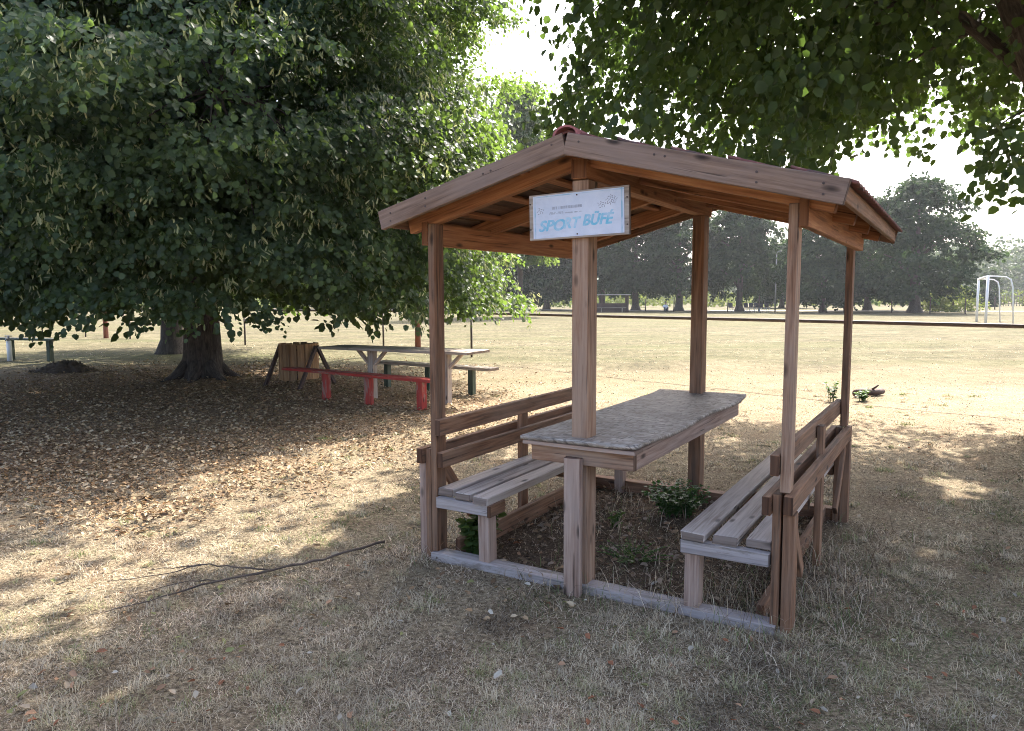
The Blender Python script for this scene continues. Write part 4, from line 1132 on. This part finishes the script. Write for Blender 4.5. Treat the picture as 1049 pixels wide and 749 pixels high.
kp &= (vnoise(x, y, 2.1, 1.0) + .6 * vnoise(x, y, 5.3, 2.0) + rng.uniform(-.9, .9, n)) > -.42
x, y, D, inside = x[kp], y[kp], D[kp], inside[kp]; n = len(x)
tuft = np.clip(vnoise(x, y, 3.7, 4) + .5 * vnoise(x, y, 9, 7), 0, 1)
h_ = (.022 + .034 * tuft) * rng.uniform(.5, 1.6, n) * np.where(D > 9, .8, 1)
w = np.maximum(.0026, D * .0010) * rng.uniform(.7, 1.3, n)
pal = np.array([(.54, .44, .295), (.42, .335, .235), (.78, .665, .49), (.13, .092, .062), (.50, .41, .31), (.27, .195, .125)])
col = pal[rng.integers(0, len(pal), n)] * rng.uniform(.75, 1.15, (n, 1))
col *= np.clip(1.0 + .5 * vnoise(x, y, 2.3, 5) + .34 * vnoise(x, y, 6.1, 3), .38, 1.4)[:, None]
gr = (vnoise(x, y, 1.3, 9) + rng.uniform(-.5, .5, n)) > .62
col[gr] = np.array([.17, .19, .085]) * rng.uniform(.7, 1.3, (gr.sum(), 1))
lean = rng.uniform(.5, 1.5, n)
nt_ = 2600; kb_ = 46                                      # pale tufts standing out of the matted turf
ta = rng.uniform(R(-42), R(42), nt_); td = 1 / rng.uniform(1 / 12, 1 / 1.9, nt_); tx = td * np.tan(ta); ty = td
tu = ((tx - OX) * ct - (ty - OY) * st); tv = ((tx - OX) * st + (ty - OY) * ct)
tk = (np.hypot(tx + 6.6, ty - 11) > 5.4) & ~((np.abs(tu) < .98) & (tv > -.12) & (tv < 2.0)) & (vnoise(tx, ty, 1.6, 8) > -.35)
tx, ty = tx[tk], ty[tk]; nt_ = len(tx); rs = np.repeat(rng.uniform(.03, .10, nt_), kb_)
bx = np.repeat(tx, kb_) + rng.normal(0, .5, nt_ * kb_) * rs; by = np.repeat(ty, kb_) + rng.normal(0, .5, nt_ * kb_) * rs
hh_ = np.repeat(rng.uniform(.03, .075, nt_), kb_) * rng.uniform(.5, 1.2, nt_ * kb_)
tc = np.array([(.62, .53, .37), (.52, .45, .33), (.70, .60, .43), (.42, .40, .22), (.27, .30, .13)])[np.repeat(rng.choice(5, nt_, p=[.3, .25, .25, .12, .08]), kb_)] * rng.uniform(.75, 1.12, (nt_ * kb_, 1))
x = np.concatenate([x, bx]); y = np.concatenate([y, by]); h_ = np.concatenate([h_, hh_]); w = np.concatenate([w, np.maximum(.0022, by * .0009)])
col = np.concatenate([col, tc]); lean = np.concatenate([lean, rng.uniform(.1, 1.25, nt_ * kb_)])
g = blades(x, y, h_, w, lean, col, 'dry_grass', 'grass'); tag(g, 'short parched grass covering the meadow', 'grass', kind='stuff')
# long dry stalks round the bench feet
cl_ = []
for (u, v_, k, sp) in ((.80, .2, 420, .14), (.86, .9, 300, .25), (-.3, 1.5, 200, .3), (1.1, 1.0, 260, .2), (1.15, .4, 220, .18), (1.12, 1.6, 150, .2), (.45, -.1, 120, .12), (-.2, -.1, 90, .15), (.15, -.12, 90, .1), (.1, 1.2, 200, .4), (-.5, 1.0, 120, .4), (.95, -.15, 200, .18), (-1.02, -.1, 90, .1), (.3, .3, 160, .3)):
    uu = u + rng.normal(0, sp, k); vv = v_ + rng.normal(0, sp, k); cl_.append(np.stack([OX + uu * ct + vv * st, OY - uu * st + vv * ct], 1))
q = np.concatenate(cl_); n = len(q)
col = pal[rng.integers(0, len(pal), n)] * rng.uniform(.7, 1.1, (n, 1)); gsel = rng.uniform(0, 1, n) < .15; col[gsel] = (.16, .2, .08)
tag(blades(q[:, 0], q[:, 1], rng.uniform(.06, .24, n), rng.uniform(.0025, .004, n), rng.uniform(.1, 1.0, n), col, 'long_grass', 'grass'), 'longer dry grass stalks growing round the bench feet', 'grass', kind='stuff')
# fallen leaves: dense below the linden, scattered elsewhere
def litter(x, y, size, col, lift=.012):
    n = len(x); p = np.stack([x, y, hgt(x, y) + rng.uniform(.002, lift, n)], 1)
    a = rng.uniform(0, 2 * np.pi, n); tip = np.stack([np.cos(a), np.sin(a), rng.uniform(-.1, .45, n)], 1); nm = np.stack([rng.normal(0, .45, n), rng.normal(0, .45, n), np.ones(n)], 1)
    v_, f_ = leaf_geo(p, tip, nm, size, DRY); return v_, f_, np.repeat(col, 6, 0)
n = 150000
th = rng.uniform(R(-46), R(6), n); D = 1 / rng.uniform(1 / 21, 1 / 3.4, n); x = D * np.tan(th); y = D
wgt = np.clip(1.5 - np.hypot(x + 6.4, y - 11.2) / 5.0 + .3 * vnoise(x, y, .9, 2), .003, 1); kp = rng.uniform(0, 1, n) < wgt; x, y, D = x[kp], y[kp], D[kp]
lp = np.array([(.40, .285, .165), (.48, .36, .22), (.25, .165, .095), (.56, .44, .285), (.40, .255, .135), (.18, .115, .065)])
v1, f1, c1 = litter(x, y, rng.uniform(.02, .06, len(x)) * np.maximum(1, D / 13), lp[rng.integers(0, 6, len(x))] * rng.uniform(.7, 1.15, (len(x), 1)), .03)
n = 420; th = rng.uniform(R(-40), R(40), n); D = 1 / rng.uniform(1 / 9, 1 / 2, n); x = D * np.tan(th); y = D
v2, f2, c2 = litter(x, y, rng.uniform(.02, .05, n), np.array([(.45, .27, .16), (.5, .40, .28), (.34, .15, .08), (.5, .45, .36), (.3, .3, .12)])[rng.integers(0, 5, n)] * rng.uniform(.7, 1.1, (n, 1)), .03)
n = 900; uu = rng.uniform(-.85, .9, n); vv = rng.uniform(.05, 1.9, n)
v3, f3, c3 = litter(OX + uu * ct + vv * st, OY - uu * st + vv * ct, rng.uniform(.02, .06, n), np.array([(.20, .13, .08), (.30, .2, .12), (.13, .085, .055), (.42, .32, .23)])[rng.integers(0, 4, n)] * rng.uniform(.7, 1.1, (n, 1)), .03)
v2 = np.concatenate([v2, v3]); f2 = np.concatenate([f2, f3 + len(c2)]); c2 = np.concatenate([c2, c3])
tag(np_obj('fallen_leaves', np.concatenate([v1, v2]), np.concatenate([f1, f2 + len(v1)]), M['litter'], None, np.concatenate([c1, c2])), 'dry brown fallen leaves strewn over the ground', 'leaves', kind='stuff')

# ------------------------------------------------------------------ air
hb = bmesh.new(); bmesh.ops.create_cube(hb, size=1)
hm = bpy.data.meshes.new('haze'); hb.to_mesh(hm); hb.free()
hz_m, hnt, hout = mat('hazy_air')
vp = hnt.nodes.new('ShaderNodeVolumePrincipled'); vp.inputs['Color'].default_value = (.9, .94, 1, 1); vp.inputs['Density'].default_value = HAZE; vp.inputs['Anisotropy'].default_value = .25
hnt.links.new(vp.outputs[0], hout.inputs['Volume']); hm.materials.append(hz_m)
if HAZE > 0:
    ho = link(bpy.data.objects.new('haze', hm)); ho.scale = (2000, 1700, 46); ho.location = (0, 760, 19); tag(ho, kind='stuff')
# ------------------------------------------------------------------ light, sky, camera
w_ = bpy.data.worlds.new('World'); scene.world = w_; w_.use_nodes = True
nt = w_.node_tree; nt.nodes.clear()
sky = nt.nodes.new('ShaderNodeTexSky'); sky.sky_type = 'NISHITA'; sky.sun_disc = False
sky.sun_elevation = SUN_EL; sky.sun_rotation = SUN_AZ; sky.dust_density = 5.0; sky.air_density = .7; sky.ozone_density = 1.0
bg = nt.nodes.new('ShaderNodeBackground'); bg.inputs['Strength'].default_value = .15
wo = nt.nodes.new('ShaderNodeOutputWorld'); nt.links.new(sky.outputs[0], bg.inputs[0]); nt.links.new(bg.outputs[0], wo.inputs[0])
sl = bpy.data.lights.new('sun', 'SUN'); sl.energy = 3.5; sl.angle = R(.53); sl.color = (1, .94, .86)
so = bpy.data.objects.new('sun', sl); COL.objects.link(so)
sd = Vector((math.sin(SUN_AZ) * math.cos(SUN_EL), math.cos(SUN_AZ) * math.cos(SUN_EL), math.sin(SUN_EL)))
so.rotation_euler = sd.to_track_quat('Z', 'Y').to_euler()
cam = bpy.data.cameras.new('camera'); cam.sensor_width = 36; cam.lens = f_px / 1049 * 36; cam.clip_end = 4000; cam.clip_start = .05
co = bpy.data.objects.new('camera', cam); COL.objects.link(co); co.location = (0, 0, H)
co.matrix_world = Matrix.Translation((0, 0, H)) @ Matrix.Rotation(R(90) - PITCH, 4, 'X') @ Matrix.Rotation(R(-.233), 4, 'Z')
scene.camera = co
vs_ = scene.view_settings; vs_.view_transform = 'Standard'; vs_.look = 'None'; vs_.gamma = 1; vs_.exposure = 2.12
scene.cycles.use_denoising = True
scene.cycles.denoising_prefilter = 'NONE'
scene.cycles.filter_width = 1.0
scene.cycles.max_bounces = 8; scene.cycles.transparent_max_bounces = 4
scene.cycles.caustics_reflective = False; scene.cycles.caustics_refractive = False
scene.cycles.sample_clamp_indirect = 8
